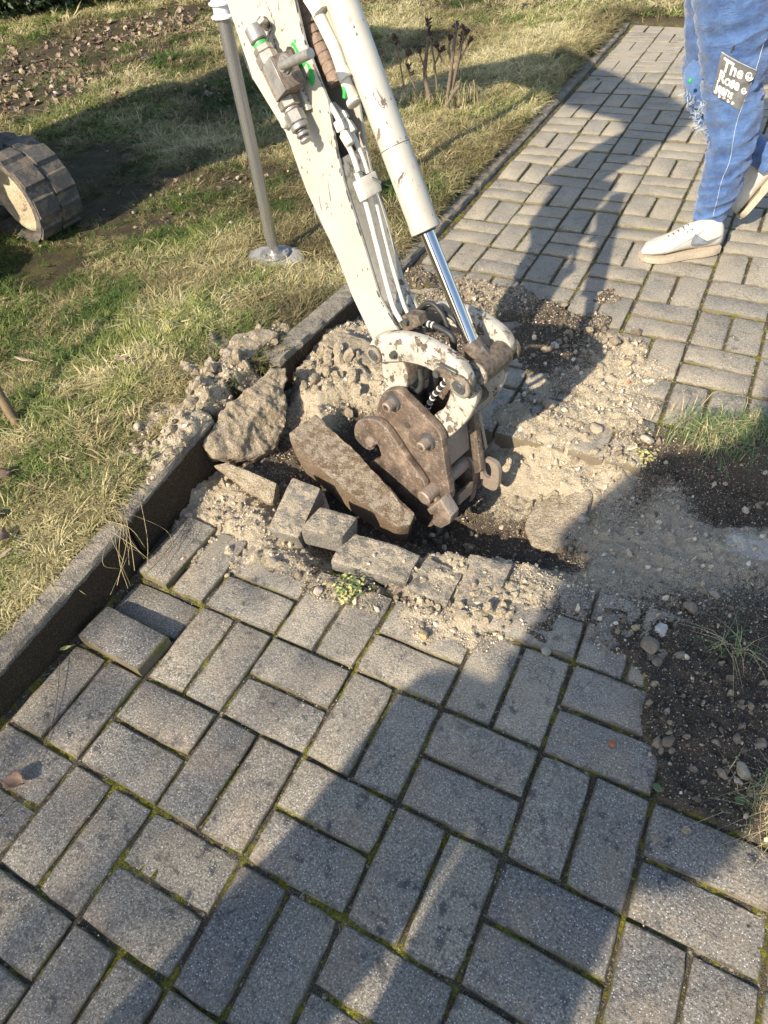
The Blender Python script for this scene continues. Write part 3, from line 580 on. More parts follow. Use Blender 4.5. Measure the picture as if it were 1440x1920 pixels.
# ---------------------------------------------------------------- kerb stones along the lawn
def kerb(y0, y1, z0, z1, label, x0=KX, x1=KX, th=.058, depth=.22, rough=.0022, seed=1, tilt=0, stain_shade=1.0):
    n = max(6, int((y1-y0)/.018)); V = []; F = []
    prof = [(0, -depth), (0, -.022), (0, -.008), (-.006, 0), (-th*.5, .002), (-th+.006, 0), (-th, -.008), (-th, -depth)]
    rr = np.random.default_rng(seed)
    for i in range(n+1):
        t = i/n; y = y0+(y1-y0)*t; z = z0+(z1-z0)*t; xx = x0+(x1-x0)*t
        for j, (px, pz) in enumerate(prof):
            k = mnoise.noise(Vector((y*22, px*40, seed)))*rough*2+mnoise.noise(Vector((y*60, pz*30, seed)))*rough
            e = (i in (0, n))*.004
            V.append((xx+px*(1-e*2)+k+tilt*pz, y+(rr.uniform(-.003, .003) if i in (0, n) else 0), z+pz-e+k))
    m = len(prof)
    for i in range(n):
        for j in range(m-1): F.append([i*m+j, (i+1)*m+j, (i+1)*m+j+1, i*m+j+1])
        F.append([i*m+m-1, (i+1)*m+m-1, (i+1)*m, i*m])
    F.append(list(range(m))[::-1]); F.append([n*m+j for j in range(m)])
    o = obj('kerb_stone', V, F, M_KERB, None, True, True, 35); a = o.data.attributes.new('stain_shade', 'FLOAT', 'POINT'); a.data.foreach_set('value', stain_shade*np.array([(1.0 if (i % m) == 0 else (.75 if (i % m) == 1 else (.1 if (i % m) == 2 else 0))) for i in range(len(V))], np.float32)); return tag(o, label, 'kerb stone', 'concrete kerb stones between lawn and paving')
kerb(-.96, .048, .045, .128, 'long concrete kerb stone between lawn and lowest pavers, inner face dark with soil and painted shade', x0=KX-.004, x1=KX+.012, seed=1)
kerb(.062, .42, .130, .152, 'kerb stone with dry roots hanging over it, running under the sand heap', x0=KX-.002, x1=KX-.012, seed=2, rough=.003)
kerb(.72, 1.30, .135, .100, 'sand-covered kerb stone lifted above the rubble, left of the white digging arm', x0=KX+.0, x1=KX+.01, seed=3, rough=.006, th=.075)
kerb(1.31, 2.28, .03, .014, 'kerb stone flush with the pavers, just behind the chrome cylinder rod', stain_shade=.4, x0=KX+.0, seed=4, rough=.003)
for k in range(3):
    kerb(2.29+k*.91, 2.29+k*.91+.9, .014, .012, ['kerb stone beside the path, level with the pruned shrub side of the lawn', 'kerb stone overgrown by lawn grass beside the far path', 'farthest kerb stone, half hidden by grass at the far corner of the path'][k], stain_shade=.3, seed=5+k, rough=.003)

# ---------------------------------------------------------------- broken concrete, slabs and loose pavers
def place(name, V, F, loc, rot, mat, label, cat, group=None, smooth=True, angle=45):
    M = np.array(Euler([math.radians(a) for a in rot]).to_matrix()); v = np.asarray(V)@M.T+np.array(loc)
    o = obj(name, v, F, mat, None, smooth, True, angle); return tag(o, label, cat, group)
def between(p, up, V):  # frame with x along p, z near up
    pass
def plane_slab(name, corners, thick, seed, mat, label, cat, rough=.004, sub=.012, group=None):
    """corners: world points of the upper face, in order; the body hangs below it"""
    C = np.array(corners, float); c = C.mean(0); n = np.zeros(3)
    for i in range(len(C)): n += np.cross(C[i]-c, C[(i+1) % len(C)]-c)
    n /= np.linalg.norm(n)
    if n[2] < 0: n = -n
    ax = C[1]-C[0]; ax -= n*(ax@n); ax /= np.linalg.norm(ax); ay = np.cross(n, ax)
    P = [((q-c)@ax, (q-c)@ay) for q in C]
    V, F = slab_rock(P, thick, seed, sub, rough)
    W = c+V[:, :1]*ax+V[:, 1:2]*ay+V[:, 2:]*n
    o = obj(name, W, F, mat, None, True, True, 50); return tag(o, label, cat, group)
plane_slab('concrete_slab', [(-0.075,0.507,0.085),(-0.041,0.601,0.085),(0.109,0.533,0.072),(0.345,0.421,0.030),(0.347,0.387,0.022),(0.319,0.368,0.020),(0.276,0.378,0.026),(0.160,0.407,0.045),(0.064,0.442,0.062),(-0.017,0.461,0.075)], .095, 11, M_SLAB, 'long sandy concrete slab lying tilted beside the digger coupler', 'concrete slab', .0025)
plane_slab('concrete_chunk', [(-0.226,0.365,0.130),(-0.240,0.472,0.145),(-0.203,0.641,0.160),(-0.176,0.678,0.150),(-0.102,0.551,0.060),(-0.102,0.481,0.030),(-0.161,0.396,0.050),(-0.205,0.347,0.100)], .07, 5, M_CHUNK, 'big rough chunk of broken concrete leaning where the kerb is gone', 'concrete chunk', .012, .009)
plane_slab('concrete_chunk', [(-0.196,0.866,0.115),(-0.155,0.950,0.110),(0.019,0.947,0.085),(0.040,0.878,0.070),(0.002,0.856,0.075)], .05, 8, M_CHUNK, 'flat sand-covered slab stuck under the foot of the white digging arm', 'concrete chunk', .005)
plane_slab('concrete_chunk', [(0.570,0.653,-0.075),(0.674,0.742,-0.038),(0.705,0.701,-0.036),(0.711,0.567,-0.045),(0.671,0.509,-0.060),(0.615,0.521,-0.080),(0.576,0.575,-0.085)], .06, 13, M_CHUNK, 'cracked wedge of concrete in the sandy pit, right of the coupler', 'concrete chunk', .006)
plane_slab('concrete_chunk', [(-0.382,0.634,0.165),(-0.401,0.749,0.160),(-0.343,0.833,0.155),(-0.296,0.818,0.150),(-0.309,0.697,0.150),(-0.330,0.621,0.150)], .05, 17, M_CHUNK, 'brown lump with a hollow, topmost on the rubble beside the lawn', 'concrete chunk', .009)
plane_slab('loose_paver', [(0.030,0.231,0.035),(0.007,0.394,0.050),(0.100,0.386,0.060),(0.122,0.235,0.030)], .065, 21, M_LOOSE, 'lifted grey paver sprinkled with sand, standing left of the dark one', 'paver', .0012)
plane_slab('loose_paver', [(0.124,0.243,0.065),(0.133,0.326,0.060),(0.235,0.335,0.060),(0.231,0.259,0.055)], .065, 22, M_LOOSE, 'lifted dark paver with a pale front face, next to the long slab', 'paver', .0012)
plane_slab('loose_paver', [(-0.201,0.330,0.075),(-0.165,0.354,0.080),(-0.015,0.358,0.055),(-0.002,0.309,0.030),(-0.018,0.304,0.028)], .045, 23, M_CHUNK, 'half buried tilted paver below the big concrete chunk', 'paver', .003)
plane_slab('loose_paver', [(0.031,0.436,0.000),(0.084,0.416,0.000),(0.131,0.365,0.000),(0.097,0.341,0.000)], .06, 29, M_LOOSE, 'dark paver half hidden behind the lifted grey one', 'paver', .0015)
plane_slab('loose_paver', [(0.219,0.215,0.020),(0.219,0.312,0.030),(0.407,0.317,0.020),(0.410,0.232,0.014)], .065, 24, M_LOOSE, 'sand-covered paver above the dark crack, right of the lifted dark paver', 'paver', .004)
plane_slab('loose_paver', [(0.417,0.224,0.014),(0.419,0.322,0.020),(0.517,0.308,0.018),(0.518,0.210,0.014)], .065, 25, M_LOOSE, 'crumbly sand-covered paver at the right end of the dark crack', 'paver', .005)
plane_slab('loose_paver', [(0.526,0.213,0.014),(0.506,0.367,0.022),(0.608,0.376,0.018),(0.608,0.214,0.012)], .065, 26, M_LOOSE, 'sand-covered paver with a crack along its right edge', 'paver', .005)

# ---------------------------------------------------------------- stones that can be told apart
def _unused(): pass
def stone(px, py, wx, wy, size, mat, label=None, seed=0, flat=.65, name='stone', cat='stone', group=None, dz=0):
    V, F = rock_mesh(seed+77, (size, size*.8, size*flat), 2, .22, 6)
    z = gh(wx, wy)
    if not (wx < KX-.06 or wy > 5): z = max(z, -.014) if z < -.02 and False else (max(z, .0) if paved(wx, wy) else z)
    a = (seed*137.5) % 360
    return place(name, V, F, (wx, wy, z+size*flat*.55+dz), ((seed*31) % 50-25, (seed*17) % 40-20, a), mat, label, cat, group, True, 35)
def paved(x, y):
    c_, r_ = math.floor(x/.2), math.floor(y/.2)
    return any(s[3] == c_ and s[4] == r_ for s in slots)
STONES = [
 ([(0.940,0.340,0.000)][0], .016, 'W', 'smooth white pebble at the edge of the dark soil, beside the mottled rock'),
 ([(0.927,0.294,0.000)][0], .026, 'R', 'mottled brown rock touching the white pebble'),
 ([(0.892,0.327,0.000)][0], .010, 'S', 'tan pebble just left of the white pebble'),
 ([(0.949,0.268,0.000)][0], .013, 'C', 'brown pebble below the mottled rock'),
 ([(0.741,0.202,0.000)][0], .015, 'S', 'cream stone alone on the shaded pavers near the sand edge'),
 ([(0.500,0.130,0.000)][0], .013, 'S', 'pale rounded stone on the sunlit pavers below the crack'),
 ([(0.556,0.198,0.000)][0], .018, 'S', 'flat pale stone at the lower tip of the cracked sand'),
 ([(0.231,0.140,0.000)][0], .014, 'S', 'pale stone just left of the small green weed'),
 ([(0.249,0.167,0.000)][0], .016, 'C', 'brown flat fragment standing at the green weed'),
 ([(0.089,0.162,0.000)][0], .015, 'S', 'tan broken fragment below the lifted pavers'),
 ([(0.163,0.160,0.000)][0], .012, 'C', 'small brown fragment among crumbs below the lifted pavers'),
 ([(-0.199,0.202,0.000)][0], .013, 'S', 'pinkish stone beside the kerb on the sandy paver'),
 ([(0.442,1.214,0.000)][0], .016, 'S', 'yellowish stone in the small group behind the coupler'),
 ([(0.420,1.187,0.000)][0], .016, 'S', 'lump in the middle of the small stone group behind the coupler'),
 ([(0.390,1.165,0.000)][0], .011, 'S', 'left round stone of the group behind the coupler'),
 ([(0.601,1.293,0.000)][0], .021, 'C', 'round earth clod on the sandy path'),
 ([(0.659,1.218,0.000)][0], .017, 'S', 'split pale stone below the round clod'),
 ([(0.531,1.136,0.000)][0], .013, 'S', 'oval cream stone on the dark spill'),
 ([(0.506,0.953,0.000)][0], .023, 'S', 'large grey-cream stone on the pit edge right of the arm'),
 ([(0.505,0.890,0.000)][0], .010, 'S', 'small tan stone just below the large cream one'),
 ([(0.610,0.908,0.000)][0], .014, 'S', 'sharp pale stone left of the cream block'),
 ([(0.654,0.906,0.000)][0], .024, 'S', 'angular cream block at the edge of the hole'),
 ([(0.783,0.907,0.000)][0], .022, 'S', 'flat orange-tinted stone at the grass clump'),
 ([(0.758,0.870,0.000)][0], .016, 'S', 'whitish stone just left of the orange-tinted one'),
 ([(0.704,0.626,-0.030)][0], .015, 'S', 'long pale stone on the wedge of concrete in the pit'),
 ([(1.023,0.486,0.000)][0], .015, 'S', 'ochre stone on the grey sand at right'),
 ([(0.985,0.427,0.000)][0], .019, 'C', 'grey-brown lump below the ochre stone'),
 ([(1.147,0.169,0.020)][0], .014, 'S', 'pale stone on the dark soil at the right edge'),
 ([(1.125,0.104,0.015)][0], .016, 'S', 'cream pitted stone on the dark soil above the grass tangle'),
 ([(1.119,0.085,0.015)][0], .009, 'S', 'small cream stone touching the pitted one'),
 ([(1.001,0.106,0.000)][0], .014, 'C', 'brown angular stone lying on the paver edge at the dark soil'),
 ([(0.985,0.101,0.000)][0], .013, 'C', 'flat brown flake beside the angular stone'),
 ([(0.912,0.067,0.000)][0], .008, 'O', 'small orange crumb on the shaded pavers'),
 ([(0.684,1.134,0.000)][0], .007, 'O', 'small red brick crumb on the sandy path'),
 ([(-0.280,0.142,0.100)][0], .016, 'S', 'pale crumbly lump on the grass at the sand heap'),
 ([(-0.401,0.316,0.120)][0], .017, 'S', 'pale angular stone on the grass at the upper end of the sand heap'),
 ([(-0.371,0.261,0.120)][0], .013, 'S', 'tan stone half in the grass at the sand heap'),
 ([(0.006,0.091,0.000)][0], .008, 'S', 'tiny pale pebble in the joint of the sunlit pavers'),
 ([(0.270,1.234,0.000)][0], .022, 'S', 'grey stone right behind the rod end of the cylinder'),
 ([(0.310,1.468,0.000)][0], .017, 'S', 'grey stone at the far edge of the dark spill'),
 ([(0.391,1.478,-0.000)][0], .016, 'C', 'brown clod at the far edge of the dark spill'),
 ([(0.482,1.441,0.000)][0], .016, 'C', 'earth clod on the spill nearest the person'),
 ([(0.042,1.627,0.000)][0], .008, 'S', 'small pale stone on the path left of the spill'),
 ([(0.339,0.514,-0.150)][0], .010, 'S', 'pale pebble in the pit in front of the coupler'),
]
MM = {'W': M_WSTONE, 'S': M_STONE, 'C': M_CLOD, 'R': M_BROCK, 'O': M_RSTONE}
for i, (p, sz, m, lab) in enumerate(STONES):
    stone(0, 0, p[0], p[1], sz, MM[m], lab, i*3+2, .6 if m != 'W' else .75, 'stone', 'stone', 'stones lying around the hole')

# sand grains, crumbs and gravel
_src = []
for i in range(6):
    V, F = rock_mesh(500+i, (1, .8, .62), 1, .35, 9); _src.append(src('crumb', V, F, M_GRAIN if i < 3 else (M_CLOD if i < 5 else M_STONE)))
def scatter_region(n, x0, x1, y0, y1, test, smin, smax, pw=2.2):
    x = rng.uniform(x0, x1, n); y = rng.uniform(y0, y1, n); z, s, c, l = terrain(x, y)
    k = test(x, y, z, s, c, l); x, y, z, s, c = x[k], y[k], z[k], s[k], c[k]; m = len(x)
    sz = smin+(smax-smin)*rng.random(m)**pw*1.0
    return x, y, z, s, c, sz
P = []; R3 = []; S3 = []; I3 = []
paveset = {(s[3], s[4]) for s in slots}
def topz(x, y, z):
    pv = np.array([(math.floor(a/.2), math.floor(b/.2)) in paveset for a, b in zip(x, y)])
    fx = np.abs((x/.2) % 1); edge = (fx < .03) | (fx > .97)
    return np.where(pv & ~edge, np.maximum(z, .0005), z)
def addg(x, y, z, s, sz, kinds):
    z = topz(x, y, z); m = len(x)
    P.append(np.stack([x, y, z+sz*.35], 1)); R3.append(rng.uniform(0, 6.28, (m, 3))); S3.append(sz[:, None]*rng.uniform(.7, 1.2, (m, 3)))
    sandy = rng.random(m) < np.clip(s*1.1, 0.10, 1); I3.append(np.where(sandy, rng.choice([0, 1, 2], m), rng.choice([3, 4, 4, 3, 3, 4, 3, 4, 0], m)))
x, y, z, s, c, sz = scatter_region(260000, -.45, 1.45, -.12, 1.75, lambda x, y, z, s, c, l: (c > .4), .0007, .0028, 3); addg(x, y, z, s, sz, 0)
x, y, z, s, c, sz = scatter_region(9000, -.4, 1.45, -.1, 1.75, lambda x, y, z, s, c, l: (c > .4), .0028, .012, 6); addg(x, y, z, s, sz, 0)
dd = lambda x, y: np.hypot(x-.5, (y-.7)*.9)
x, y, z, s, c, sz = scatter_region(60000, -.22, 1.5, -.8, 3.0, lambda x, y, z, s, c, l: (c < .6) & ~l & (rng.random(len(x)) < np.exp(-np.maximum(dd(x, y)-.5, 0)*5.0)*(.35+1.1*np.clip(fbm(x, y, 5, 3)+.3, 0, 1))), .0006, .0026, 3); addg(x, y, z, np.full_like(x, .9), sz, 0)
# pale grains collected in the joints and sprinkled over all pavers
x, y, z, s, c, sz = scatter_region(16000, -.22, 1.6, -.9, 5.0, lambda x, y, z, s, c, l: (c < .6) & ~l, .0005, .0016, 2); addg(x, y, z, np.full_like(x, 1.), sz, 0)
P = np.concatenate(P); scatter('gravel', P, np.concatenate(R3), np.concatenate(S3), np.concatenate(I3), np.zeros(len(P)), _src, 'loose sand grains and small gravel around the hole')

# rubble lumps of crumbly mortar and sand, too many to count
_rs = []; M_LUMP = m_concrete('crumbly_mortar', (.15, .115, .07), (.37, .305, .21), (.64, .555, .42), .3, .8, .8, (.22, .165, .10))
for i in range(6):
    V, F = rock_mesh(700+i, (1, .82, .6), 2, .30, 12); off = i*5.1
    V = V*(1+.10*np.array([mnoise.noise(Vector(p*6+np.array([off, 0, 0]))) for p in V]))[:, None]; _rs.append(src('lump', V, F, M_LUMP if i % 3 else M_CLOD, False))
RP = []
for cx_, cy_, rx_, ry_, n_, s_ in [(*[(-0.308,0.313,0.150)][0][:2], .05, .10, 34, .011), (*[(-0.359,0.583,0.150)][0][:2], .07, .09, 44, .015), (*[(-0.356,0.784,0.130)][0][:2], .05, .05, 22, .015), (*[(-0.109,0.794,0.070)][0][:2], .08, .09, 46, .016), (*[(-0.190,0.736,0.050)][0][:2], .05, .05, 16, .014), (*[(-0.114,0.366,0.020)][0][:2], .09, .04, 26, .009), (*[(-0.105,0.226,0.000)][0][:2], .05, .05, 16, .007), (*[(0.412,0.220,0.000)][0][:2], .14, .03, 50, .008), (*[(0.575,0.260,0.000)][0][:2], .08, .06, 36, .009),
    (*[(0.052,1.379,0.020)][0][:2], .14, .07, 60, .009), (*[(0.490,1.267,0.020)][0][:2], .12, .12, 60, .009), (*[(1.075,0.184,0.020)][0][:2], .12, .16, 60, .0065), (*[(0.649,0.671,-0.070)][0][:2], .12, .07, 26, .009), (*[(0.399,0.520,-0.150)][0][:2], .12, .05, 34, .008), (*[(0.760,0.831,0.000)][0][:2], .10, .03, 20, .009), (*[(0.045,0.564,-0.020)][0][:2], .08, .04, 20, .012)]:
    RP.append(np.stack([rng.normal(cx_, rx_*.6, n_), rng.normal(cy_, ry_*.6, n_), s_*rng.uniform(.45, 1.5, n_)**1.5], 1))
RP = np.concatenate(RP); z, s, c, l = terrain(RP[:, 0], RP[:, 1]); m = len(RP); pz_ = topz(RP[:, 0], RP[:, 1], z)
kz = (RP[:, 0] > KX-.06) & (RP[:, 0] < KX) ; pz_ = np.where(kz & (RP[:, 1] < .42), .15, pz_)
scatter('rubble', np.stack([RP[:, 0], RP[:, 1], pz_+RP[:, 2]*.25], 1), rng.uniform(0, 6.28, (m, 3)), np.repeat(RP[:, 2:3], 3, 1), np.where(rng.random(m) < np.clip(s+.1, 0, 1), rng.choice([1, 2, 4, 5], m), rng.choice([0, 3, 0, 1], m)), np.zeros(m), _rs, 'crumbly lumps of mortar, sand and earth thrown up round the hole')

# ---------------------------------------------------------------- the mini excavator
EX = thing('mini_excavator', (-2.6, .75, 0), 'white mini digger with scratched arm, rusty quick coupler and muddy rubber track', 'digger')
def part(name, vf, mat, parent=EX, smooth=True, angle=40): return obj(name, vf[0], vf[1], mat, parent, smooth, True, angle)
WN, WF = .035, .125                                      # near and far side plates of the arm
wm = (WN+WF)/2
# --- dipper arm
near_poly = [(-0.504,1.086),(-0.457,0.959),(-0.404,0.830),(-0.315,0.742),(-0.265,0.635),(-0.184,0.519),(-0.137,0.429),(-0.073,0.337),(-0.037,0.265),(-0.009,0.254),(0.032,0.292),(0.004,0.392),(-0.052,0.456),(-0.101,0.576),(-0.145,0.676),(-0.159,0.726),(-0.178,0.820),(-0.207,0.869),(-0.230,0.909),(-0.247,0.970),(-0.273,1.087)]
stick_l = [(-0.504,1.086),(-0.457,0.959),(-0.404,0.830),(-0.315,0.742),(-0.265,0.635),(-0.184,0.519),(-0.137,0.429),(-0.073,0.337),(-0.037,0.265)]
stick_r = [(-0.014,0.288),(0.004,0.392),(-0.052,0.456),(-0.101,0.576),(-0.145,0.676)]
arm_poly = stick_l+stick_r
th = .008
def arm_plate(poly, w0, w1): return prism_bm(poly, w0, w1, A, .0015, 1)
stick = bm_obj('dipper_arm', arm_plate(near_poly, WN, WN+th), M_WHITE, EX)
# inner skins: back, front and far plate, welded to the near plate
far_poly = near_poly[:9]+near_poly[9:]
bm_obj('far_side_plate', arm_plate(near_poly, WF-th, WF), M_WHITE, stick)
def strip(line, w0, w1, thick, side):
    P = [np.array(p) for p in line]; out = []
    for i, p in enumerate(P):
        t = P[min(i+1, len(P)-1)]-P[max(i-1, 0)]; n = np.array([t[1], -t[0]]); n /= np.linalg.norm(n)+1e-9
        out.append((p+n*side*.001, p+n*side*(.001+thick)))
    return prism_bm([tuple(a) for a, b in out]+[tuple(b) for a, b in out[::-1]], w0, w1, A, 0)
bm_obj('back_plate', strip(stick_l, WN+th+.001, WF-th-.001, .007, -1), M_WHITE, stick)
fr = [(0.002,0.388),(-0.052,0.456),(-0.101,0.576),(-0.145,0.676),(-0.157,0.716)]
# bare steel where the paint has gone from the plate edges
ew = []; er = random.Random(5)
def edge_wear(line, w):
    C_ = catmull([np.array(A(p[0], w, p[1])) for p in line], 24); i = 0
    while i < len(C_)-8:
        m = er.randint(3, 14); seg_ = C_[i:i+m]
        if len(seg_) > 2 and er.random() < .75: ew.append(tube(seg_, [.0004]+[er.uniform(.0007, .0017) for _ in range(len(seg_)-2)]+[.0004], 5))
        i += m+er.randint(0, 5)
edge_wear(near_poly[10:], WN+.0004); edge_wear(near_poly[1:9], WN+.0006); edge_wear(stick_r[1:], WF-.0006)
part('worn_edges', merge(ew), M_DARKMETAL, stick)['kind'] = 'stuff'
bm_obj('front_plate', strip(fr, WN+th+.001, WF-th-.001, .006, -1), M_WHITE, stick)
# --- bucket cylinder: barrel, gland, chromed rod
cy = [(-0.217,1.046),(-0.167,0.967),(-0.054,0.772),(0.044,0.604),(0.057,0.588),(0.183,0.394)]
c0, c1, cb, cr = [np.array(A(cy[i][0], .08, cy[i][1])) for i in (0, 2, 3, 5)]
ax = (cb-c0)/np.linalg.norm(cb-c0); LB = float(np.linalg.norm(cb-c0))
barrel = part('cylinder_barrel', lathe(c0, cb, [(0, .028), (.003, .0300), (LB-.165, .0300), (LB-.163, .0304), (LB-.016, .0304), (LB-.014, .0314), (LB-.002, .0314), (LB, .029)], 48), M_WHITE)
part('gland_seam', lathe(c0+ax*(LB-.1655), c0+ax*(LB-.164), [(0, .0302), (.0015, .0302)], 48), M_SEAM_SHADE, barrel)
rod = part('cylinder_rod', lathe(cb-ax*.02, cr, [(0, .0150), (float(np.linalg.norm(cr-cb))+.02, .0150)], 40), M_CHROME)
part('rod_wiper', lathe(cb-ax*.001, cb+ax*.004, [(0, .021), (.004, .019)], 32), M_SEAM_SHADE, barrel)
# --- rod end, links and their pins
pr_ = [(0.215,0.354),(-0.035,0.336),(0.013,0.216),(0.116,0.148)]          # link pin, rear pivot, coupler pins
PL, PV, P1, P2 = [np.array(p) for p in pr_]
RE = np.array([(0.206,0.342)][0])
def pin(name, c, w0, w1, r, mat, parent, head=.006, hr=None):
    return part(name, lathe(A(c[0], w0, c[1]), A(c[0], w1, c[1]), [(0, r*.45), (.001, r*.5), (.0015, r*.86), (.004, r), (w1-w0-.002, r), (w1-w0, r*.9)], 28), mat, parent)
eye = part('rod_eye', lathe(A(PL[0], .052, PL[1]), A(PL[0], .150, PL[1]), [(0, .026), (.002, .03), (.096, .03), (.098, .026)], 32), M_WORN)
part('rod_eye_neck', tube([cr-ax*.012, cr+ax*.012, np.array(A(PL[0], .1, PL[1]))], [.021, .024, .022], 20), M_WORN, eye)
link_poly = smooth_poly([(-0.054,0.348),(-0.039,0.375),(-0.002,0.399),(0.043,0.413),(0.085,0.421),(0.134,0.422),(0.179,0.414),(0.215,0.401),(0.233,0.382),(0.240,0.363),(0.229,0.340),(0.208,0.329),(0.192,0.337),(0.179,0.356),(0.143,0.358),(0.112,0.360),(0.069,0.353),(0.042,0.345),(-0.022,0.318),(-0.046,0.322),(-0.056,0.334)], 3)
lk = bm_obj('tipping_link', prism_bm(link_poly, .0, .022, A, .003, 2), M_WORN, EX)
lf = bm_obj('tipping_link', prism_bm(link_poly, .148, .170, A, .003, 2), M_WORN, EX)
for nm, q, r in (('link_boss', PV, .023), ('link_boss', PL, .028)):
    part(nm, lathe(A(q[0], -.007, q[1]), A(q[0], .001, q[1]), [(0, r-.003), (.003, r), (.008, r)], 32), M_WORN, lk)
    pin('pin_head', q, -.010, -.006, r*.62, M_DARKMETAL, lk)
    part(nm, lathe(A(q[0], .169, q[1]), A(q[0], .182, q[1]), [(0, r+.002), (.009, r+.002), (.013, r-.004)], 32), M_WORN, lf)
pin('link_pin', PL, -.009, .185, .014, M_DARKMETAL, EX); pin('pivot_pin', PV, -.008, .175, .013, M_DARKMETAL, EX)
for q, rot in (([(0.028,0.360)][0], 0), ([(0.155,0.364)][0], 0)):
    b = part('lock_bolt', lathe(A(q[0], -.013, q[1]), A(q[0], .001, q[1]), [(0, .008), (.006, .008), (.006, .0095), (.014, .0095)], 6), M_DARKMETAL, lk)
bm_obj('lock_tab', prism_bm(smooth_poly([(0.142,0.362),(0.152,0.376),(0.170,0.385),(0.188,0.380),(0.199,0.366),(0.190,0.346),(0.178,0.348),(0.173,0.359),(0.157,0.358)], 2), -.006, -.001, A, .001, 1), M_WORN, lk)
bm_obj('retainer_bar', prism_bm([(0.155,0.387),(0.160,0.392),(0.205,0.389),(0.207,0.385),(0.202,0.382)], -.010, -.001, A, .001, 1), M_DARKMETAL, lk)
# lower link from the rod eye to the coupler
hl = smooth_poly([(0.172,0.332),(0.206,0.346),(0.232,0.340),(0.242,0.324),(0.237,0.295),(0.224,0.258),(0.202,0.219),(0.165,0.170),(0.146,0.170),(0.126,0.191),(0.121,0.216),(0.148,0.245),(0.163,0.278),(0.168,0.307)], 3)
h1 = bm_obj('coupler_link', prism_bm(hl, .026, .046, A, .004, 2), M_WORN, EX)
bm_obj('coupler_link', prism_bm(hl, .128, .146, A, .004, 2), M_WORN, EX)
mid = (PL+P2)/2+np.array([.02, 0])
part('cross_tube', lathe(A(mid[0], .04, mid[1]), A(mid[0], .13, mid[1]), [(0, .02), (.09, .02)], 20), M_WORN, h1)
# arm foot: boss that carries the coupler, black hose loops beside it
foot = smooth_poly([(-0.046,0.316),(0.015,0.331),(0.042,0.296),(0.029,0.232),(-0.003,0.163),(-0.039,0.147),(-0.056,0.192),(-0.037,0.246)], 2)
ft = bm_obj('arm_foot', prism_bm(foot, .03, .13, A, .004, 2), M_WORN, EX)
part('arm_foot_boss', lathe(A(P1[0], .024, P1[1]), A(P1[0], .146, P1[1]), [(0, .030), (.122, .030)], 28), M_DARKMETAL, ft)
# --- quick coupler: inner side plates, outer hook plates, pins, lower claws
main = smooth_poly([(-0.025,0.216),(-0.011,0.241),(0.011,0.258),(0.039,0.266),(0.065,0.255),(0.106,0.237),(0.147,0.218),(0.169,0.198),(0.177,0.167),(0.190,0.106),(0.205,0.048),(0.204,0.018),(0.167,0.001),(0.140,0.010),(0.124,0.050),(0.067,0.096),(0.027,0.132),(-0.017,0.156),(-0.037,0.174)], 3)
hook = smooth_poly([(-0.100,0.101),(-0.089,0.130),(-0.062,0.153),(-0.026,0.168),(0.004,0.166),(0.041,0.141),(0.082,0.103),(0.126,0.070),(0.142,0.052),(0.149,0.034),(0.181,0.018),(0.186,-0.009),(0.179,-0.044),(0.172,-0.074),(0.142,-0.094),(0.110,-0.077),(0.084,-0.050),(0.032,-0.021),(-0.008,-0.007),(-0.047,-0.001),(-0.045,0.021),(-0.008,0.058),(-0.009,0.079),(-0.019,0.094),(-0.033,0.071),(-0.056,0.058),(-0.083,0.065),(-0.098,0.077)], 3)
cp = bm_obj('quick_coupler', prism_bm(main, .0, .022, A, .004, 2), M_RUST, EX)
bm_obj('coupler_side_plate', prism_bm(main, .124, .144, A, .004, 2), M_RUST, cp)
bm_obj('coupler_hook_plate', prism_bm(hook, -.021, -.002, A, .004, 2), M_RUST, cp)
bm_obj('coupler_hook_plate', prism_bm(hook, .146, .163, A, .004, 2), M_RUST, cp)
for c, r, w in (([(0.023,0.229)][0], .0135, -.030), ([(0.132,0.167)][0], .0135, -.030)):
    part('coupler_pin', lathe(A(c[0], w, c[1]), A(c[0], .16, c[1]), [(0, r*.35), (-.003+.006, r*.4), (.0005, r*.45), (.0006, r*.8), (.003, r), (.16-w, r)], 28), M_RUST, cp)
    part('pin_collar', lathe(A(c[0], -.006, c[1]), A(c[0], .002, c[1]), [(0, r*1.55), (.008, r*1.7)], 28), M_DARKMETAL, cp)
c = [(-0.039,0.094)][0]; part('hook_pin', lathe(A(c[0], -.030, c[1]), A(c[0], .163, c[1]), [(0, .012), (.003, .0145), (.193, .0145)], 28), M_RUST, cp)
c = [(0.155,0.028)][0]; part('lower_pin', lathe(A(c[0], -.042, c[1]), A(c[0], .146, c[1]), [(0, .017), (.003, .020), (.188, .020)], 32), M_RUST, cp)
c = [(0.066,0.181)][0]; part('plate_hole_disc', lathe(A(c[0], -.0012, c[1]), A(c[0], .004, c[1]), [(0, .009), (.005, .009)], 20), M_SEAM_SHADE, cp)  # dark disc painted for the shaded inside of the hole
